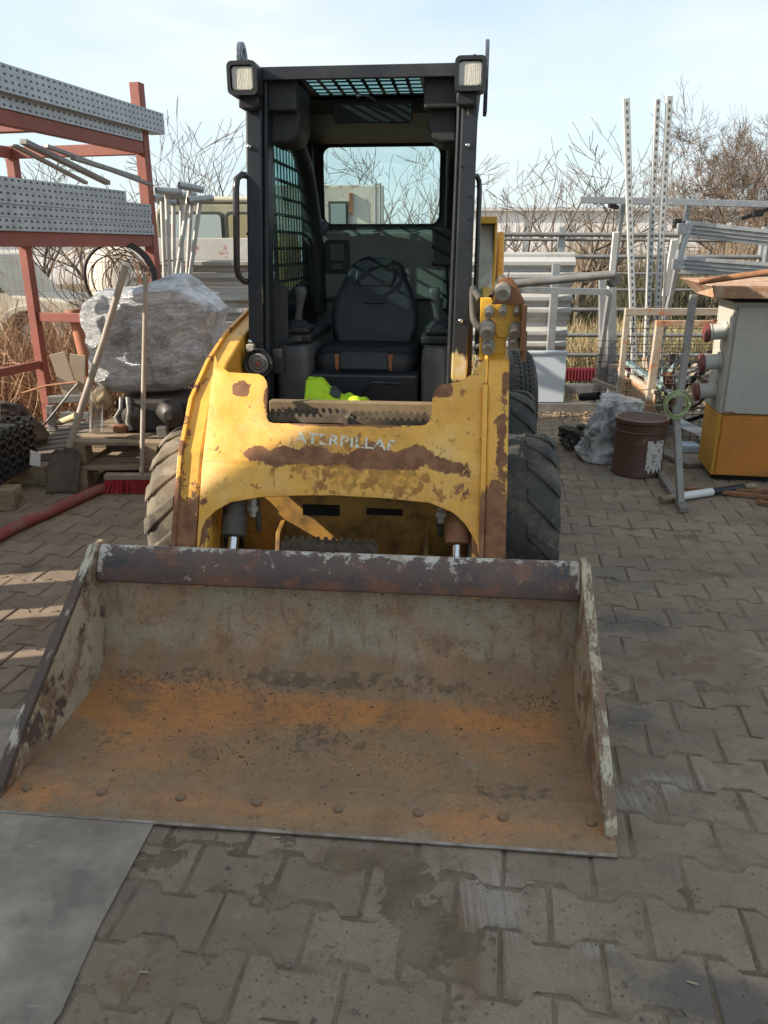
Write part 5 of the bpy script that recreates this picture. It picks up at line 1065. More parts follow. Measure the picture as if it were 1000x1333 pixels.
# scrap in the cage
sc_m = [rust_mat, galv_dark, wood, simple('deep black', ()), surf('faded teal plastic', (.20, .28, .28), (.15, .2, .2), 4, .5), palerust]
rnd = random.Random(21); 
t = empty('scrap_heap', (2.6, 6.1, 0), 'jumble of scrap bars and timber inside the mesh cage', 'scrap'); off = t.location; t['kind'] = 'stuff'
for k in range(46):
    c_ = Vector((rnd.uniform(2.02, 3.3), rnd.uniform(5.86, 6.4), rnd.uniform(.05, .55) ** 1.0)); d = Vector((rnd.gauss(0, 1), rnd.gauss(0, .4), rnd.gauss(0, .5))).normalized() * rnd.uniform(.12, .34)
    if c_.z + abs(d.z) > .8: continue
    c_.z = max(c_.z, abs(d.z) + .03); B(off).bar(c_ - d, c_ + d, rnd.uniform(.02, .07), rnd.uniform(.015, .05)).out('scrap_piece', rnd.choice(sc_m), t, bevel=.002)
b = B((2.2, 5.6, .1)); p, q = A(880, 548, Y=5.62), A(932, 572, Y=5.5); b.bar(p, q, .09, .006, up=(0, -.6, 1)); tag(b.out('perforated_angle', perf2), 'short perforated angle slanting behind the green cord', 'angle')
p = A(897, 583, Y=5.5); b = B(p); b.box(p.x - .06, p.x + .07, 5.45, 5.6, p.z - .03, p.z + .03); tag(b.out('blue_box', surf('pale blue plastic', (.50, .60, .68), (.4, .5, .6), 5, .5), bevel=.012), 'small pale blue box low beside the orange cabinet', 'box')

# electric cabinet
CB = empty('electric_cabinet', (2.10, 4.74, 0), 'tilted-lid electric cabinet, grey above and orange below, with three sockets', 'cabinet', rz=R(-10))
cg = surf('weathered grey cabinet', (.40, .385, .33), (.34, .325, .275), 2, .55, bump=.1, bscale=30, layers=[dict(col=(.20, .17, .13), scale=6, aniso=(1, 1, .3), th=.66, soft=.05, amt=.5)])
co = surf('weathered orange cabinet', (.52, .185, .022), (.42, .15, .02), 2, .6, bump=.1, bscale=30, layers=[dict(col=(.26, .10, .03), scale=5, th=.62, soft=.1, amt=.6)])
cl = surf('lighter orange side', (.60, .30, .03), (.5, .24, .03), 2, .6)  # lighter, yellower orange than the doors
W_, D_ = 1.15, .42
B().box(.0, W_, .022, D_, .035, .430).out('lower_body', cl, CB, bevel=.004); B().box(.0, W_, .022, D_, .434, 1.11).out('upper_body', cg, CB, bevel=.004)
B().box(.022, W_ - .01, .0, .0218, .045, .425).out('door', co, CB, bevel=.004); B().box(.022, W_ - .01, .0, .0218, .442, 1.085).out('door', cg, CB, bevel=.004)
B().box(.03, W_, .05, D_ - .02, 0, .034).out('plinth', simple('deep black', ()), CB); B().box(.022, .085, -.004, .0, .437, .452).out('hinge', rust_mat, CB)
B().box(.015, W_ - .02, .03, D_ - .02, 1.111, 1.135).out('neck', simple('deep black', ()), CB)
b = B(); b.add([(-.14, -.08, 1.137), (W_ + .1, -.16, 1.137), (W_ + .1, .60, 1.137), (-.14, .46, 1.137), (-.15, -.10, 1.205), (W_ + .1, -.18, 1.21), (W_ + .1, .60, 1.25), (-.26, .44, 1.235)], [(0, 3, 2, 1), (4, 5, 6, 7), (0, 1, 5, 4), (1, 2, 6, 5), (2, 3, 7, 6), (3, 0, 4, 7)])
b.out('roof', rust_light, CB, bevel=.004)
sockb = simple('grey socket body', (.42, .42, .38), .5); sockr = surf('faded red socket lid', (.17, .045, .035), (.13, .035, .03), 5, .5)
for y_, z_ in ((.14, .93), (.16, .74), (.20, .55)):
    sk = B().lathe([(.062, 0), (.062, .012), (.05, .014), (.048, .085), (.055, .088), (.055, .098)], (-.001, y_, z_), (-1, 0, -.12), 20).out('socket', sockb, CB, smooth=35)
    B().lathe([(.055, .099), (.060, .103), (.058, .125), (.03, .133), (.002, .134)], (-.001, y_, z_), (-1, 0, -.12), 20).out('lid', sockr, sk, smooth=35)
    B().box(-.085, -.06, y_ - .012, y_ + .012, z_ + .05, z_ + .068).out('lid_hinge', sockr, sk, bevel=.003)
B().tube([(-.06, .20, .50), (-.09, .19, .46), (-.16, .17, .43)], .009, 8).out('cable', simple('deep black', ()), CB, smooth=60)
p, q = A(910, 367, Y=4.70), A(1010, 353, Y=4.55); b = B(p); b.tube([p, q], .018, 12); tag(b.out('steel_pipe', rust_mat, smooth=50), 'rusty pipe lying on the cabinet roof', 'pipe')
# strut from the cabinet roof down to the cord, and the standing foot
zinc = surf('dirty zinc square tube', (.26, .24, .21), (.19, .17, .15), 8, .6, metal=.3, layers=[dict(col=(.2, .12, .07), scale=12, th=.62, soft=.05)])
p, q = A(903, 384, Y=4.75), A(881, 545, Y=4.55); b = B(q); b.bar(q, p, .04, .03, up=(0, 1, 0)); tag(b.out('steel_strut', zinc, bevel=.003), 'upper grey strut leaning from the cord coil to the cabinet roof', 'strut')
st = empty('steel_stand', (1.70, 4.2, 0), 'grey square tube stand with long foot carrying the green cord', 'stand'); off = st.location
b = B(off); b.bar((A(886, 655, Z=.03)), A(880, 530, Y=4.52), .038, .03, up=(0, 1, 0)); b.out('upright', zinc, st, bevel=.003)
b = B(off); b.bar(A(891, 664, Z=.018), A(857, 612, Z=.018), .05, .034); b.out('foot', zinc, st, bevel=.003)
cm = surf('green yellow cord', (.36, .42, .20), (.30, .36, .16), 9, .6, bump=0)
c0 = A(880, 527, Y=4.46); b = B(c0); rnd = random.Random(4)
for k in range(9):
    rr = .068 + rnd.uniform(-.012, .012); oo = c0 + Vector((rnd.uniform(-.008, .008), rnd.uniform(-.03, .0), rnd.uniform(-.008, .008))); tl = rnd.uniform(-.4, .4)
    b.tube([oo + Vector((rr * math.cos(a), rr * math.sin(a) * math.sin(tl) * .5, rr * 1.05 * math.sin(a))) for a in [2 * math.pi * i / 28 for i in range(28)]], .0033, 5, closed=True)
b.tube([c0 + Vector((-.06, 0, .04)), c0 + Vector((-.10, .05, .09)), c0 + Vector((-.16, .1, .07)), c0 + Vector((-.2, .3, .03))], .003, 5); b.tube([c0 + Vector((-.06, 0, .0)), c0 + Vector((-.11, .03, -.01)), c0 + Vector((-.2, .1, -.02))], .003, 5)
tag(b.out('cord_coil', cm, smooth=60), 'coil of green yellow cord hung on the steel stand', 'cord')
p, q = A(860, 650, Z=.028), A(982, 632, Z=.028); t = empty('striped_bar', Vector(((p.x + q.x) / 2, (p.y + q.y) / 2, 0)), 'round bar with white and black bands lying by the cabinet', 'bar'); off = t.location
for f0, f1, r_, m in ((0, .18, .021, surf('worn wood tip', (.33, .25, .16), (.2, .14, .09), 12, .8)), (.18, .53, .024, surf('white band paint', (.66, .65, .62), (.58, .57, .54), 8, .5)), (.53, .88, .022, simple('black band paint', (.02, .02, .022), .5)), (.88, 1, .018, surf('worn wood tip', ()))):
    B(off).tube([p.lerp(q, f0), p.lerp(q, f1)], r_, 14).out('band', m, t, smooth=50)
for k, (a, c, w, lab) in enumerate((((935, 640), (1010, 648), .03, 'rusty flat bar lying right of the striped bar'), ((880, 636), (1010, 640), .02, 'thin rusty bar behind the striped bar'), ((985, 652), (1010, 658), .025, 'short dark bar at the right edge of the paving'), ((855, 600), (880, 640), .02, 'short rusty bar between the drum and the stand'))):
    p, q = A(*a, Z=.02), A(*c, Z=.02); b = B(p); b.bar(p, q, w, .02); tag(b.out('scrap_bar', rust_mat, bevel=.002), lab, 'bar')
b = B(A(860, 600, Z=0)); p, q = A(855, 585, Z=.02), A(905, 606, Z=.02); b.bar(p, q, .12, .03); tag(b.out('plank', grey_wood, bevel=.003), 'grey plank lying between the drum and the cabinet', 'plank')

# drum
dc = Vector((1.685, 4.94, 0)); DR = empty('steel_drum', dc, 'small rust brown drum with lid and torn white label', 'drum'); h_, r_ = .37, .163
db = surf('rust brown drum', (.085, .034, .019), (.06, .028, .017), 3, .6, bump=.2, layers=[dict(col=(.28, .16, .10), scale=8, th=.66, soft=.06, amt=.6)])
B().lathe([(r_ - .01, .0), (r_, .004), (r_, .012), (r_ - .004, .018), (r_ - .004, .285), (r_ + .002, .293), (r_ - .004, .301), (r_ - .003, .345), (r_ + .006, .352), (r_ + .006, .372), (r_ + .001, .376)], (0, 0, 0), seg=48).out('body', db, DR, smooth=35)
lidm = surf('rusty grey drum lid', (.28, .25, .22), (.34, .31, .28), 6, .6, layers=[dict(col=(.30, .12, .06), scale=7, th=.50, soft=.06, amt=.9)])
B().lathe([(.002, .366), (.135, .366), (.145, .372), (r_ - .002, .3765), (r_ + .004, .378), (r_ + .007, .374)], (0, 0, 0), seg=48, cap=False).out('lid', lidm, DR, smooth=50)
N = NT('torn drum label'); v = N.coord(); sp = N.n('ShaderNodeSeparateXYZ'); N.l(v, sp.inputs[0])
marks = N.ramp(N.noise(N.map(v, (1, 1, 1)), 42, 5, .6), .56, .60, 0, .85); N.l(N.mix(marks, (.46, .44, .40), (.16, .10, .08)), N.b.inputs['Base Color']); N.b.inputs['Roughness'].default_value = .7
vs, fs = [], []
for i in range(13):
    a = R(-88 + i * 4.0 - 2)
    for j, z in enumerate((.05 + .02 * math.sin(i * 2.1), .15, .25 - (.02 if i in (4, 5) else 0))): vs.append(((r_ - .0015) * math.cos(a), (r_ - .0015) * math.sin(a), z))
for i in range(12):
    for j in range(2): k = i * 3 + j; fs.append((k, k + 3, k + 4, k + 1))
B().add(vs, fs).out('paper_label', N.m, DR, smooth=180)

# plastic wrapped scrap bag beside the drum
def film(name, base, streak=(1, 1, 6), hi=(.90, .91, .92), dark=.25, amt=.7):
    """stretched clear film: taut creases in two directions with painted highlights, over darker patches for contents"""
    N = NT(name); v = N.coord(); w0 = N.noise(v, 3.4, 5, .6, .6)
    def crease(rot, sc, dist, wd):
        w = N.noise(N.map(v, streak, rot=rot), sc, 7, .72, dist); return w, N.ramp(N.math('ABSOLUTE', N.math('SUBTRACT', w, .5)), 0, wd, 1, 0)
    w1, c1 = crease((0, .15, 0), 4.2, .35, .026); w2, c2 = crease((.1, -.6, .3), 6.5, .35, .026); w3, c3 = crease((.1, .9, -.3), 8.5, .3, .028); w4, c4 = crease((.2, .35, .5), 15, .4, .05)
    gate = N.ramp(N.noise(v, 6, 5, .6), .40, .60, .25, 1)
    col = N.mix(N.ramp(w0, .36, .52), tuple(x * dark for x in base), base); col = N.mix(N.ramp(N.noise(N.map(v, streak), 9, 8, .75, .5), .50, .62, 0, .55), col, tuple(x * dark for x in base))
    for c, k in ((c1, 1), (c2, .9), (c3, .8), (c4, .6)): col = N.mix(N.math('MULTIPLY', N.math('MULTIPLY', c, gate), amt * k), col, hi)  # highlights on the creases are painted into the colour
    N.l(col, N.b.inputs['Base Color'])
    N.b.inputs['Roughness'].default_value = .28; N.b.inputs['Specular IOR Level'].default_value = .7; N.b.inputs['Coat Weight'].default_value = .9; N.b.inputs['Coat Roughness'].default_value = .12
    bp = N.n('ShaderNodeBump'); bp.inputs['Strength'].default_value = 1.0; bp.inputs['Distance'].default_value = .03
    N.l(N.math('ADD', N.math('ADD', w1, w2), N.math('ADD', w3, N.math('MULTIPLY', N.math('ADD', c1, c2), .12))), bp.inputs['Height']); N.l(bp.outputs[0], N.b.inputs['Normal']); N.l(bp.outputs[0], N.b.inputs['Coat Normal'])
    MATS[name] = N.m; return N.m
bagm = film('clear grey bag film', (.80, .80, .79), streak=(2.6, 2.6, 1.2), dark=.25, amt=1.0)
def lump(rings_fn, n, m, amp, fr, mat, name, off, seed=0, parent=None, e=.62):
    """closed lumpy body: rings_fn(t) gives centre x, y, half width, half depth, z"""
    rings = []
    for j in range(m + 1):
        cx, cy, hw, hd, z = rings_fn(j / m); ring = []
        for i in range(n):
            a = 2 * math.pi * i / n; c_, s_ = math.cos(a), math.sin(a)
            p = Vector((cx + hw * math.copysign(abs(c_) ** e, c_), cy + hd * math.copysign(abs(s_) ** e, s_), z))
            d = noise.noise(Vector((p.x * fr + seed, p.y * fr, p.z * fr * 1.2))) * amp + (.35 - abs(noise.noise(Vector((p.x * fr * 2.1, p.y * fr * 2.1 + seed, p.z * fr * 2.6)))) * 1.6) * amp * .7 + (.3 - abs(noise.noise(Vector((p.x * fr * 5, p.y * fr * 5 + seed, p.z * fr * 4)))) * 1.5) * amp * .25
            dirv = Vector((c_, s_, .2)); ring.append(p + dirv * d)
        rings.append(ring)
    b = B(off); b.loft(rings); return b.out(name, mat, parent, smooth=70)
def interp(tab, t):
    t *= len(tab) - 1; i = min(int(t), len(tab) - 2); f = t - i; return [a + (c - a) * f for a, c in zip(tab[i], tab[i + 1])]
bc = Vector((1.62, 5.3, 0))
o = lump(lambda t: (lambda r: (bc.x + r[0], bc.y, r[1], .16, r[2]))(interp([(-.08, .13, .0), (-.075, .16, .06), (-.05, .16, .14), (-.02, .155, .22), (.01, .15, .30), (.03, .15, .37), (.04, .13, .42), (.04, .05, .435)], t)), 48, 40, .05, 7, bagm, 'plastic_bag', bc, 3)
tag(o, 'crumpled clear plastic bag of scrap standing left of the drum', 'bag')
b = B((1.5, 5.45, .42)); b.tube([(1.42, 5.5, .40), (1.52, 5.40, .43)], .028, 14, cap=False); b.tube([(1.42, 5.5, .40), (1.52, 5.40, .43)], .024, 14, cap=False); tag(b.out('black_pipe', simple('deep black', ()), smooth=50), 'black pipe end poking out above the plastic bag', 'pipe')
rnd = random.Random(8)
b = B((1.30, 5.55, 0))
for _ in range(40):
    c_ = Vector((rnd.uniform(1.34, 1.52), rnd.uniform(5.5, 5.75), rnd.uniform(.02, .15))); rr = rnd.uniform(.02, .05); b.lathe([(.002, -rr * .5), (rr * rnd.uniform(.5, 1.2), -rr * .3), (rr * rnd.uniform(.7, 1.2), rr * .1), (rr * rnd.uniform(.4, .9), rr * .5), (.002, rr * .7)], c_, (rnd.random(), rnd.random(), 1), 5)
o = b.out('rubble', surf('dark rubble', (.12, .10, .08), (.07, .06, .05), 12, .9)); tag(o, 'small heap of dark rubble behind the plastic bag', 'rubble'); o['kind'] = 'stuff'
# leaves and dirt along the paving edge
b = B(); rnd = random.Random(6)
for _ in range(900):
    x, y = rnd.uniform(.9, 2.3), 6.75 + rnd.gauss(0, .18); a = rnd.uniform(0, 6.3); s = rnd.uniform(.006, .02); n_ = Vector((rnd.gauss(0, .5), rnd.gauss(0, .5), 1)).normalized(); u_ = n_.cross(Vector((math.cos(a), math.sin(a), 0))).normalized(); v_ = n_.cross(u_); c_ = Vector((x, y, .012)); k = len(b.v); b.v += [c_ - u_ * s, c_ + v_ * s * .5, c_ + u_ * s, c_ - v_ * s * .5]; b.f += [(k, k + 1, k + 2, k + 3)]
o = b.out('dead_leaves', reed_m, fix=False); o['kind'] = 'stuff'

# ------------------------------------------------------------------ left: pallets, wrapped bundle, tools
def pallet(x, y, z, rz, label, mat=wood, nb=6, w=1.0, d=.8, group=None):
    t = empty('wooden_pallet', (x, y, z), label, 'pallet', group, rz)
    for i in range(nb):
        y0 = -d / 2 + i * (d - .1) / (nb - 1); B().box(-w / 2, w / 2, y0, y0 + .095, .122, .144).out('plank', mat, t, bevel=.002)
    for i in range(3):
        x0 = -w / 2 + i * (w - .1) / 2; B().box(x0, x0 + .1, -d / 2, d / 2, .10, .1215).out('cross_board', mat, t, bevel=.002); B().box(x0 + .002, x0 + .098, -d / 2, d / 2, 0, .02).out('skid', mat, t, bevel=.002)
        for j in range(3): y0 = -d / 2 + j * (d - .12) / 2; B().box(x0 + .004, x0 + .096, y0, y0 + .12, .0205, .0995).out('block', mat, t, bevel=.003)
    return t
pallet(-1.45, 4.97, 0, R(3), 'lower of the two pallets under the wrapped bundle'); pallet(-1.43, 4.99, .146, R(-2), 'upper of the two pallets, directly under the scrap engine')
pallet(-2.42, 5.2, .02, R(28), 'grey slatted pallet lying behind the shovel', grey_wood, 7, 1.1, .9)
BM = film('stretch wrap film', (.66, .67, .69), streak=(1, 1, 2.6), dark=.28, amt=.9)
tab = [(-1.51, .20, .52), (-1.52, .26, .54), (-1.535, .34, .62), (-1.50, .39, .72), (-1.485, .415, .836), (-1.475, .435, .94), (-1.465, .45, 1.03), (-1.48, .425, 1.07), (-1.50, .37, 1.115), (-1.515, .30, 1.163), (-1.40, .16, 1.20), (-1.33, .07, 1.235), (-1.31, .02, 1.245)]
o = lump(lambda t: (lambda r: (r[0] - .02, 5.25, r[1] * .90, min(.31, r[1]), r[2]))(interp(tab, t)), 200, 150, .028, 3.2, BM, 'wrapped_bundle', Vector((-1.45, 5.1, .5)), 5, None, .34)
for v_ in o.data.vertices: v_.co.y += .28 * v_.co.x; v_.co.z += .05 * math.sin(v_.co.x * 9) * max(0, v_.co.z - .4)
tag(o, 'large bulky bundle in crumpled clear stretch wrap on the pallets', 'bundle')
# loose film hanging at the left of the bundle
def hang(u, v): return (-1.88 + u * .10 + .006 * math.sin(v * 5), 4.82 + .02 * math.sin(u * 9 + v * 3), .60 - v * .30)
cloth(10, 16, hang, 'loose_film', thin_glass('loose clear film', (.9, .9, .9), .12, .25), None, .001); tag(bpy.data.objects['loose_film'], 'strip of loose film hanging at the left of the bundle', 'film')
# scrap engine
en = empty('scrap_engine', (-1.42, 5.0, .29), 'black greasy scrap engine on the upper pallet under the bundle', 'engine'); off = en.location; grease = surf('black grease metal', (.03, .028, .026), (.06, .05, .042), 9, .5, bump=.5)
B(off).box(-1.72, -1.08, 4.86, 5.30, .292, .50).out('block', grease, en, bevel=.02)
for x, z, r_ in ((-1.60, .40, .07), (-1.36, .42, .09), (-1.2, .38, .06)): B(off).lathe([(r_ * .4, 0), (r_, .01), (r_, .05), (r_ * .6, .06), (r_ * .3, .09)], (x, 4.86, z), (0, -1, 0), 18).out('pulley', grease, en, smooth=35)
B(off).tube([(-1.66, 4.82, .52), (-1.655, 4.78, .46), (-1.69, 4.77, .41), (-1.67, 4.76, .35), (-1.64, 4.76, .32)], .013, 10).out('bent_pipe', galv_dark, en, smooth=60)
B(off).tube([(-1.61, 4.80, .53), (-1.60, 4.77, .45), (-1.615, 4.76, .38), (-1.60, 4.75, .33)], .015, 10).out('bent_pipe', galv_dark, en, smooth=60)
B(off).lathe([(.03, 0), (.045, .01), (.045, .04), (.03, .05)], (-1.66, 4.74, .32), (0, 0, 1), 14).out('flange', rust_mat, en, smooth=35)
B(off).box(-1.42, -1.36, 4.70, 4.76, .29, .36).out('bracket', galv_dark, en, bevel=.004)
b = B((-1.78, 4.8, .5)); 
o = lump(lambda t: (-1.79, 4.86, .05 * math.sin(math.pi * (.1 + .8 * t)) + .01, .05 * math.sin(math.pi * (.1 + .8 * t)) + .01, .44 + .14 * t), 18, 12, .03, 12, surf('tan foam rubble', (.42, .33, .20), (.26, .19, .12), 12, .9), 'foam_lump', Vector((-1.79, 4.86, .44)), 9); tag(o, 'broken tan foam lump at the left end of the engine', 'foam')
# shovel
sv = empty('shovel', (-1.93, 4.45, 0), 'old square shovel with long grey wooden handle leaning on the bundle', 'shovel'); off = sv.location
p, q = A(87, 592, Y=4.60), A(164, 346, Y=4.74); B(off).tube([p, p.lerp(q, .3), p.lerp(q, .62) + Vector((.006, 0, 0)), q], [.022, .021, .019, .021], 12).out('handle', handle_wood, sv, smooth=60)
rs_blade = surf('rusty muddy blade', (.12, .085, .06), (.07, .055, .045), 9, .8, bump=.6, layers=[dict(col=(.34, .28, .20), scale=8, th=.60, soft=.05, amt=.8)])
B(off).tube([p + (p - q).normalized() * .10, p + (q - p).normalized() * .05], [.026, .025], 12).out('socket', rs_blade, sv, smooth=60)
def blade(u, v):
    w = .098 * (1 - .05 * v) * (1 if v > .12 else .6 + v * 3.3); x = -1.945 + (u * 2 - 1) * w - .01 * v; z = .255 - v * .25; y = 4.60 - v * .13 + .035 * (abs(u * 2 - 1)) ** 2 * -1; return (x - off.x, y - off.y, z)
cloth(12, 12, blade, 'blade', rs_blade, sv, .003)
# broom
br = empty('broom', (-1.55, 4.52, 0), 'red bristled yard broom leaning against the bundle', 'broom'); off = br.location
p, q = Vector((-1.475, 4.50, .125)), A(190, 357, Y=4.74)
B(off).tube([p, q], .014, 10).out('handle', handle_wood, br, smooth=60)
B(off).box(-1.70, -1.25, 4.47, 4.53, .085, .118).out('head', surf('grey broom wood', (.33, .27, .20), (.22, .18, .14), 6, .8), br, bevel=.004)
b = B(off); rnd = random.Random(2)
for i in range(46):
    for j in range(4):
        x = -1.69 + i * .0095; y = 4.475 + j * .016; tx = x + (x + 1.475) * .10 + rnd.gauss(0, .004); b.tube([(x, y, .086), (tx, y - .008 + rnd.gauss(0, .006) + (j - 1.5) * .010, .003)], [.0026, .0034], 4, cap=False)
o = b.out('bristles', surf('red bristles', (.50, .045, .05), (.36, .03, .04), 6, .5, bump=0), br, fix=False); o['kind'] = 'stuff'
# red hose
pts = [A(px, py, Z=.03) for px, py in ((-60, 725), (-10, 702), (30, 681), (62, 668), (96, 652), (122, 640), (140, 633), (160, 628))]; pts.append(Vector((-1.5, 4.62, .03)))
b = B(pts[2]); b.tube(pts, .031, 14); tag(b.out('red_pipe', surf('dusty red hose', (.26, .055, .045), (.19, .045, .038), 6, .7, bump=.3, layers=[dict(col=(.26, .17, .12), scale=7, th=.58, soft=.12, amt=.6)]), smooth=60), 'dusty red hose running over the pavers to the broom', 'hose')
# crates at the left edge
def crate(x0, x1, y0, y1, z0, z1, label):
    t = empty('plastic_crate', ((x0 + x1) / 2, (y0 + y1) / 2, z0), label, 'crate'); off = t.location
    for nm, a in (('base', (x0, x1, y0, y1, z0, z0 + .012)),): B(off).box(*a).out(nm, dark_stuff, t)
    for (ax, c) in (('y', y0), ('y', y1), ('x', x0), ('x', x1)):
        b = B(off); L0, L1 = (x0, x1) if ax == 'y' else (y0, y1); n = 7
        def bx_(a0, a1, c0, c1):
            if ax == 'y': b.box(a0, a1, c - .006, c + .006, c0, c1)
            else: b.box(c - .006, c + .006, a0, a1, c0, c1)
        for k in range(6): zz = z0 + .013 + (z1 - z0 - .04) * k / 5; bx_(L0, L1, zz, zz + .018)
        for k in range(n): aa = L0 + (L1 - L0 - .02) * k / (n - 1); bx_(aa, aa + .02, z0 + .013, z1 - .002)
        b.out('side', dark_stuff, t)
    B(off).box(x0 + .008, x1 - .008, y0 + .008, y1 - .008, z0 + .013, z1 - .05).out('liner', simple('deep black', ()), t)
    return t
crate(-2.62, -2.20, 4.16, 4.72, .13, .43, 'black slatted plastic crate on the timber at the left edge')
b = B((-2.4, 4.4, 0)); b.box(-2.75, -2.10, 4.14, 4.26, .0, .125); tag(b.out('timber', wood, bevel=.004), 'thick timber under the front of the black crate', 'timber')
b = B((-2.4, 4.75, 0)); b.box(-2.75, -2.12, 4.62, 4.75, .0, .125); tag(b.out('timber', wood, bevel=.004), 'thick timber under the back of the black crate', 'timber')
b = B((-2.40, 4.5, .43)); b.loft([[Vector((-2.405 + s_ * w, 4.45 + t_ * .13, z)) for s_, t_ in ((-1, -1), (1, -1), (1, 1), (-1, 1))] for z, w in ((.43, .085), (.66, .115), (.665, .122), (.68, .122))]); tag(b.out('white_bin', surf('dusty white plastic', (.55, .50, .45), (.48, .43, .38), 4, .6), bevel=.006), 'dusty white plastic bin standing in the black crate', 'bin')
b = B((-2.3, 4.5, .4)); rnd = random.Random(14)
for _ in range(14):
    c_ = Vector((rnd.uniform(-2.5, -2.24), rnd.uniform(4.25, 4.65), rnd.uniform(.36, .46))); d = Vector((rnd.gauss(0, 1), rnd.gauss(0, 1), rnd.gauss(0, .3))).normalized() * .06; b.bar(c_ - d, c_ + d, .03, .015)
o = b.out('crate_contents', galv_dark); tag(o, 'metal fittings heaped in the black crate', 'fittings'); o['kind'] = 'stuff'
o = lump(lambda t: (-2.66 + .10 * t, 5.05, .33 * math.sqrt(max(0, 1 - t ** 1.3)) + .02, .24 * math.sqrt(max(0, 1 - t ** 1.3)) + .02, .10 + .36 * t), 60, 40, .06, 6, surf('dark brown sacking', (.055, .035, .026), (.085, .055, .04), 6, .95, bump=.6), 'sack_heap', Vector((-2.6, 5.15, .14)), 4); tag(o, 'dark brown heap of sacking behind the black crate', 'sacking')
b = B((-2.2, 4.9, .2)); b.add([(-2.175, 4.55, .16), (-2.125, 4.58, .14), (-2.12, 4.6, .22), (-2.165, 4.57, .25)], [(0, 1, 2, 3)]); o = b.out('paper_scrap', simple('white paper', (.62, .60, .56), .8)); tag(o, 'white paper scrap between the crate and the grey pallet', 'paper'); s_ = o.modifiers.new('s', 'SOLIDIFY'); s_.thickness = .004
# wire coils on the rack
b = B(A(155, 322, Y=5.62)); c0 = A(155, 366, Y=5.62)
for k in range(3): b.tube([c0 + Vector(((.235 + .008 * k) * math.cos(a), .02 * k + .03 * math.sin(a * 2), (.25 + .006 * k) * math.sin(a))) for a in [2 * math.pi * i / 40 for i in range(40)]], .011, 8, closed=True)
tag(b.out('hose_coil', simple('brown black hose', (.035, .025, .022), .7), smooth=60), 'dark hose coil hanging under the lower rack shelf', 'hose coil')
for sd, (px, py, rr, mt, lab) in enumerate(((128, 362, .24, wire_m, 'loose coil of pale rusty wire left of the dark hose coil'), (160, 368, .21, rust_mat, 'loose coil of brown wire inside the dark hose coil'))):
    rnd = random.Random(40 + sd); c0 = A(px, py, Y=5.68); b = B(c0 + Vector((0, 0, rr)))
    for k in range(9):
        r1 = rr * rnd.uniform(.75, 1.12); ph = rnd.uniform(0, 6); el = rnd.uniform(.6, 1.15); cc = c0 + Vector((rnd.uniform(-.05, .05), rnd.uniform(-.03, .03), rnd.uniform(-.03, .03)))
        b.tube([cc + Vector((r1 * el * math.cos(a) + .02 * math.sin(3 * a + ph), .05 * math.sin(a + ph), r1 * math.sin(a) + .015 * math.cos(4 * a + ph))) for a in [2 * math.pi * i / 36 for i in range(36)]], .0035, 4, closed=True)
    tag(b.out('wire_coil', mt, smooth=60), lab, 'wire coil')
# clay pipe, cardboard, frame bars, black rods
p, q = A(104, 428, Y=6.3), A(122, 500, Y=6.3); b = B((q.x, q.y, q.z)); b.lathe([(.070, 0), (.070, .04), (.062, .045), (.062, .52), (.078, .525), (.078, .60)], q, (p - q), 24); tag(b.out('clay_pipe', surf('terracotta pipe', (.42, .16, .08), (.34, .13, .07), 3, .6), smooth=35), 'terracotta drain pipe standing left of the bundle', 'drain pipe')
cbm = surf('grey tan cardboard', (.40, .32, .23), (.34, .27, .20), 4, .9)
for a, lab in (((72, 458, 92, 500, 6.1, -12), 'tan cardboard sheet leaning beside the terracotta pipe'), ((86, 462, 104, 500, 6.2, 8), 'smaller tan board leaning nearest the terracotta pipe')):
    p, q = A(a[0], a[1], Y=a[4]), A(a[2], a[3], Y=a[4]); b = B((q.x, a[4], q.z)); b.box(p.x, q.x + .04, a[4], a[4] + .02, q.z - .1, p.z, Matrix.Translation((q.x, 0, q.z)) @ Matrix.Rotation(R(a[5]), 4, 'Y') @ Matrix.Translation((-q.x, 0, -q.z))); tag(b.out('cardboard_sheet', cbm, bevel=.003), lab, 'cardboard')
for k, (a, c, lab) in enumerate((((64, 520), (115, 518), 'upper grey channel bar left of the engine'), ((80, 540), (118, 541), 'middle grey channel bar left of the engine'), ((66, 528), (70, 560), 'short upright grey leg under the channel bars'))):
    p, q = A(*a, Y=5.5), A(*c, Y=5.5); b = B(p); b.bar(p, q, .05, .06, up=(0, 1, 0)); tag(b.out('channel_bar', galv_dark, bevel=.004), lab, 'channel bar')
p, q = A(78, 550, Y=5.2), A(100, 541, Y=5.0); b = B(p); b.tube([p, q], .022, 12); tag(b.out('wooden_rod', surf('pale yellow wood', (.52, .44, .26), (.44, .36, .2), 6, .7), smooth=50), 'short pale wooden rod end left of the shovel', 'rod')
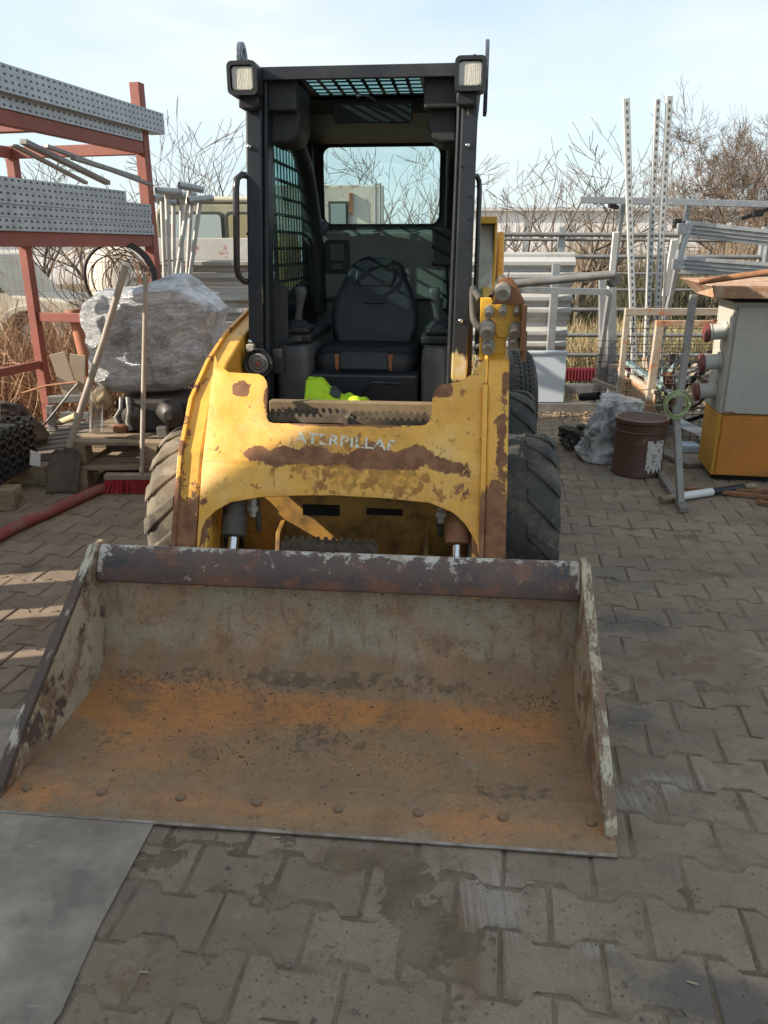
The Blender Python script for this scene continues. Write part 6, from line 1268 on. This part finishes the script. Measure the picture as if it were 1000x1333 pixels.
for pts_, lab in (([(28, 512, 5.6), (60, 502, 5.5), (85, 499, 5.4), (102, 497, 5.3)], 'thin dark rod arching left of the shovel handle'), ([(55, 556, 5.4), (75, 532, 5.3), (92, 510, 5.3), (102, 499, 5.3)], 'thin grey rod rising to the shovel handle')):
    P_ = [A(a, c, Y=y) for a, c, y in pts_]; b = B(P_[0]); b.tube(P_, .008, 8); tag(b.out('thin_rod', rust_mat if 'dark' in lab else galv_dark, smooth=60), lab, 'rod')
# props with T heads
prop_m = surf('chalky galvanised prop', (.47, .46, .43), (.38, .37, .35), 8, .6, metal=.2, layers=[dict(col=(.24, .20, .16), scale=9, th=.60, soft=.08, amt=.6)])
for k, (tx, ty, bx2, by, hx0, hy0, hx1, hy1, Y, lab) in enumerate(((217, 252, 222, 372, 203, 248, 236, 250, 6.5, 'prop nearest the red post with a level head'), (247, 247, 228, 372, 233, 241, 264, 247, 6.35, 'tallest prop leaning right with its head highest'), (261, 260, 246, 370, 245, 261, 277, 258, 6.4, 'rightmost prop leaning right with open head end'),
        (236, 256, 237, 372, 214, 256, 255, 253, 6.6, 'upright prop in the middle with a dark head end'), (226, 265, 226, 372, 207, 262, 232, 263, 6.75, 'hindmost thin prop near the red post'), (249, 266, 243, 372, 232, 262, 262, 263, 6.7, 'hindmost prop under the rightmost head'), (211, 262, 215, 372, 200, 258, 222, 256, 6.6, 'thin prop standing against the red post'))):
    p, q = A(tx, ty, Y=Y), A(bx2, by, Y=Y); d = q - p; q = p + d * (p.z / -d.z); t = empty('steel_prop', q, 'galvanised prop, ' + lab, 'prop', 'galvanised props standing behind the bundle')
    B(q).tube([q, p.lerp(q, .45)], .024, 10).out('outer_tube', prop_m, t, smooth=50); B(q).tube([p.lerp(q, .45), p], .018, 10).out('inner_tube', prop_m, t, smooth=50)
    a, c = A(hx0, hy0, Y=Y - .1), A(hx1, hy1, Y=Y + .02); h1 = B(q); h1.tube([a, c], .027, 12, cap=False); h1.tube([a, c], .022, 12, cap=False); h1.out('head', galv, t, smooth=50)
    m = p.lerp(q, .28); B(q).bar(m - Vector((.03, 0, -.01)), m + Vector((.03, 0, .01)), .02, .012).out('pin', rust_mat, t)
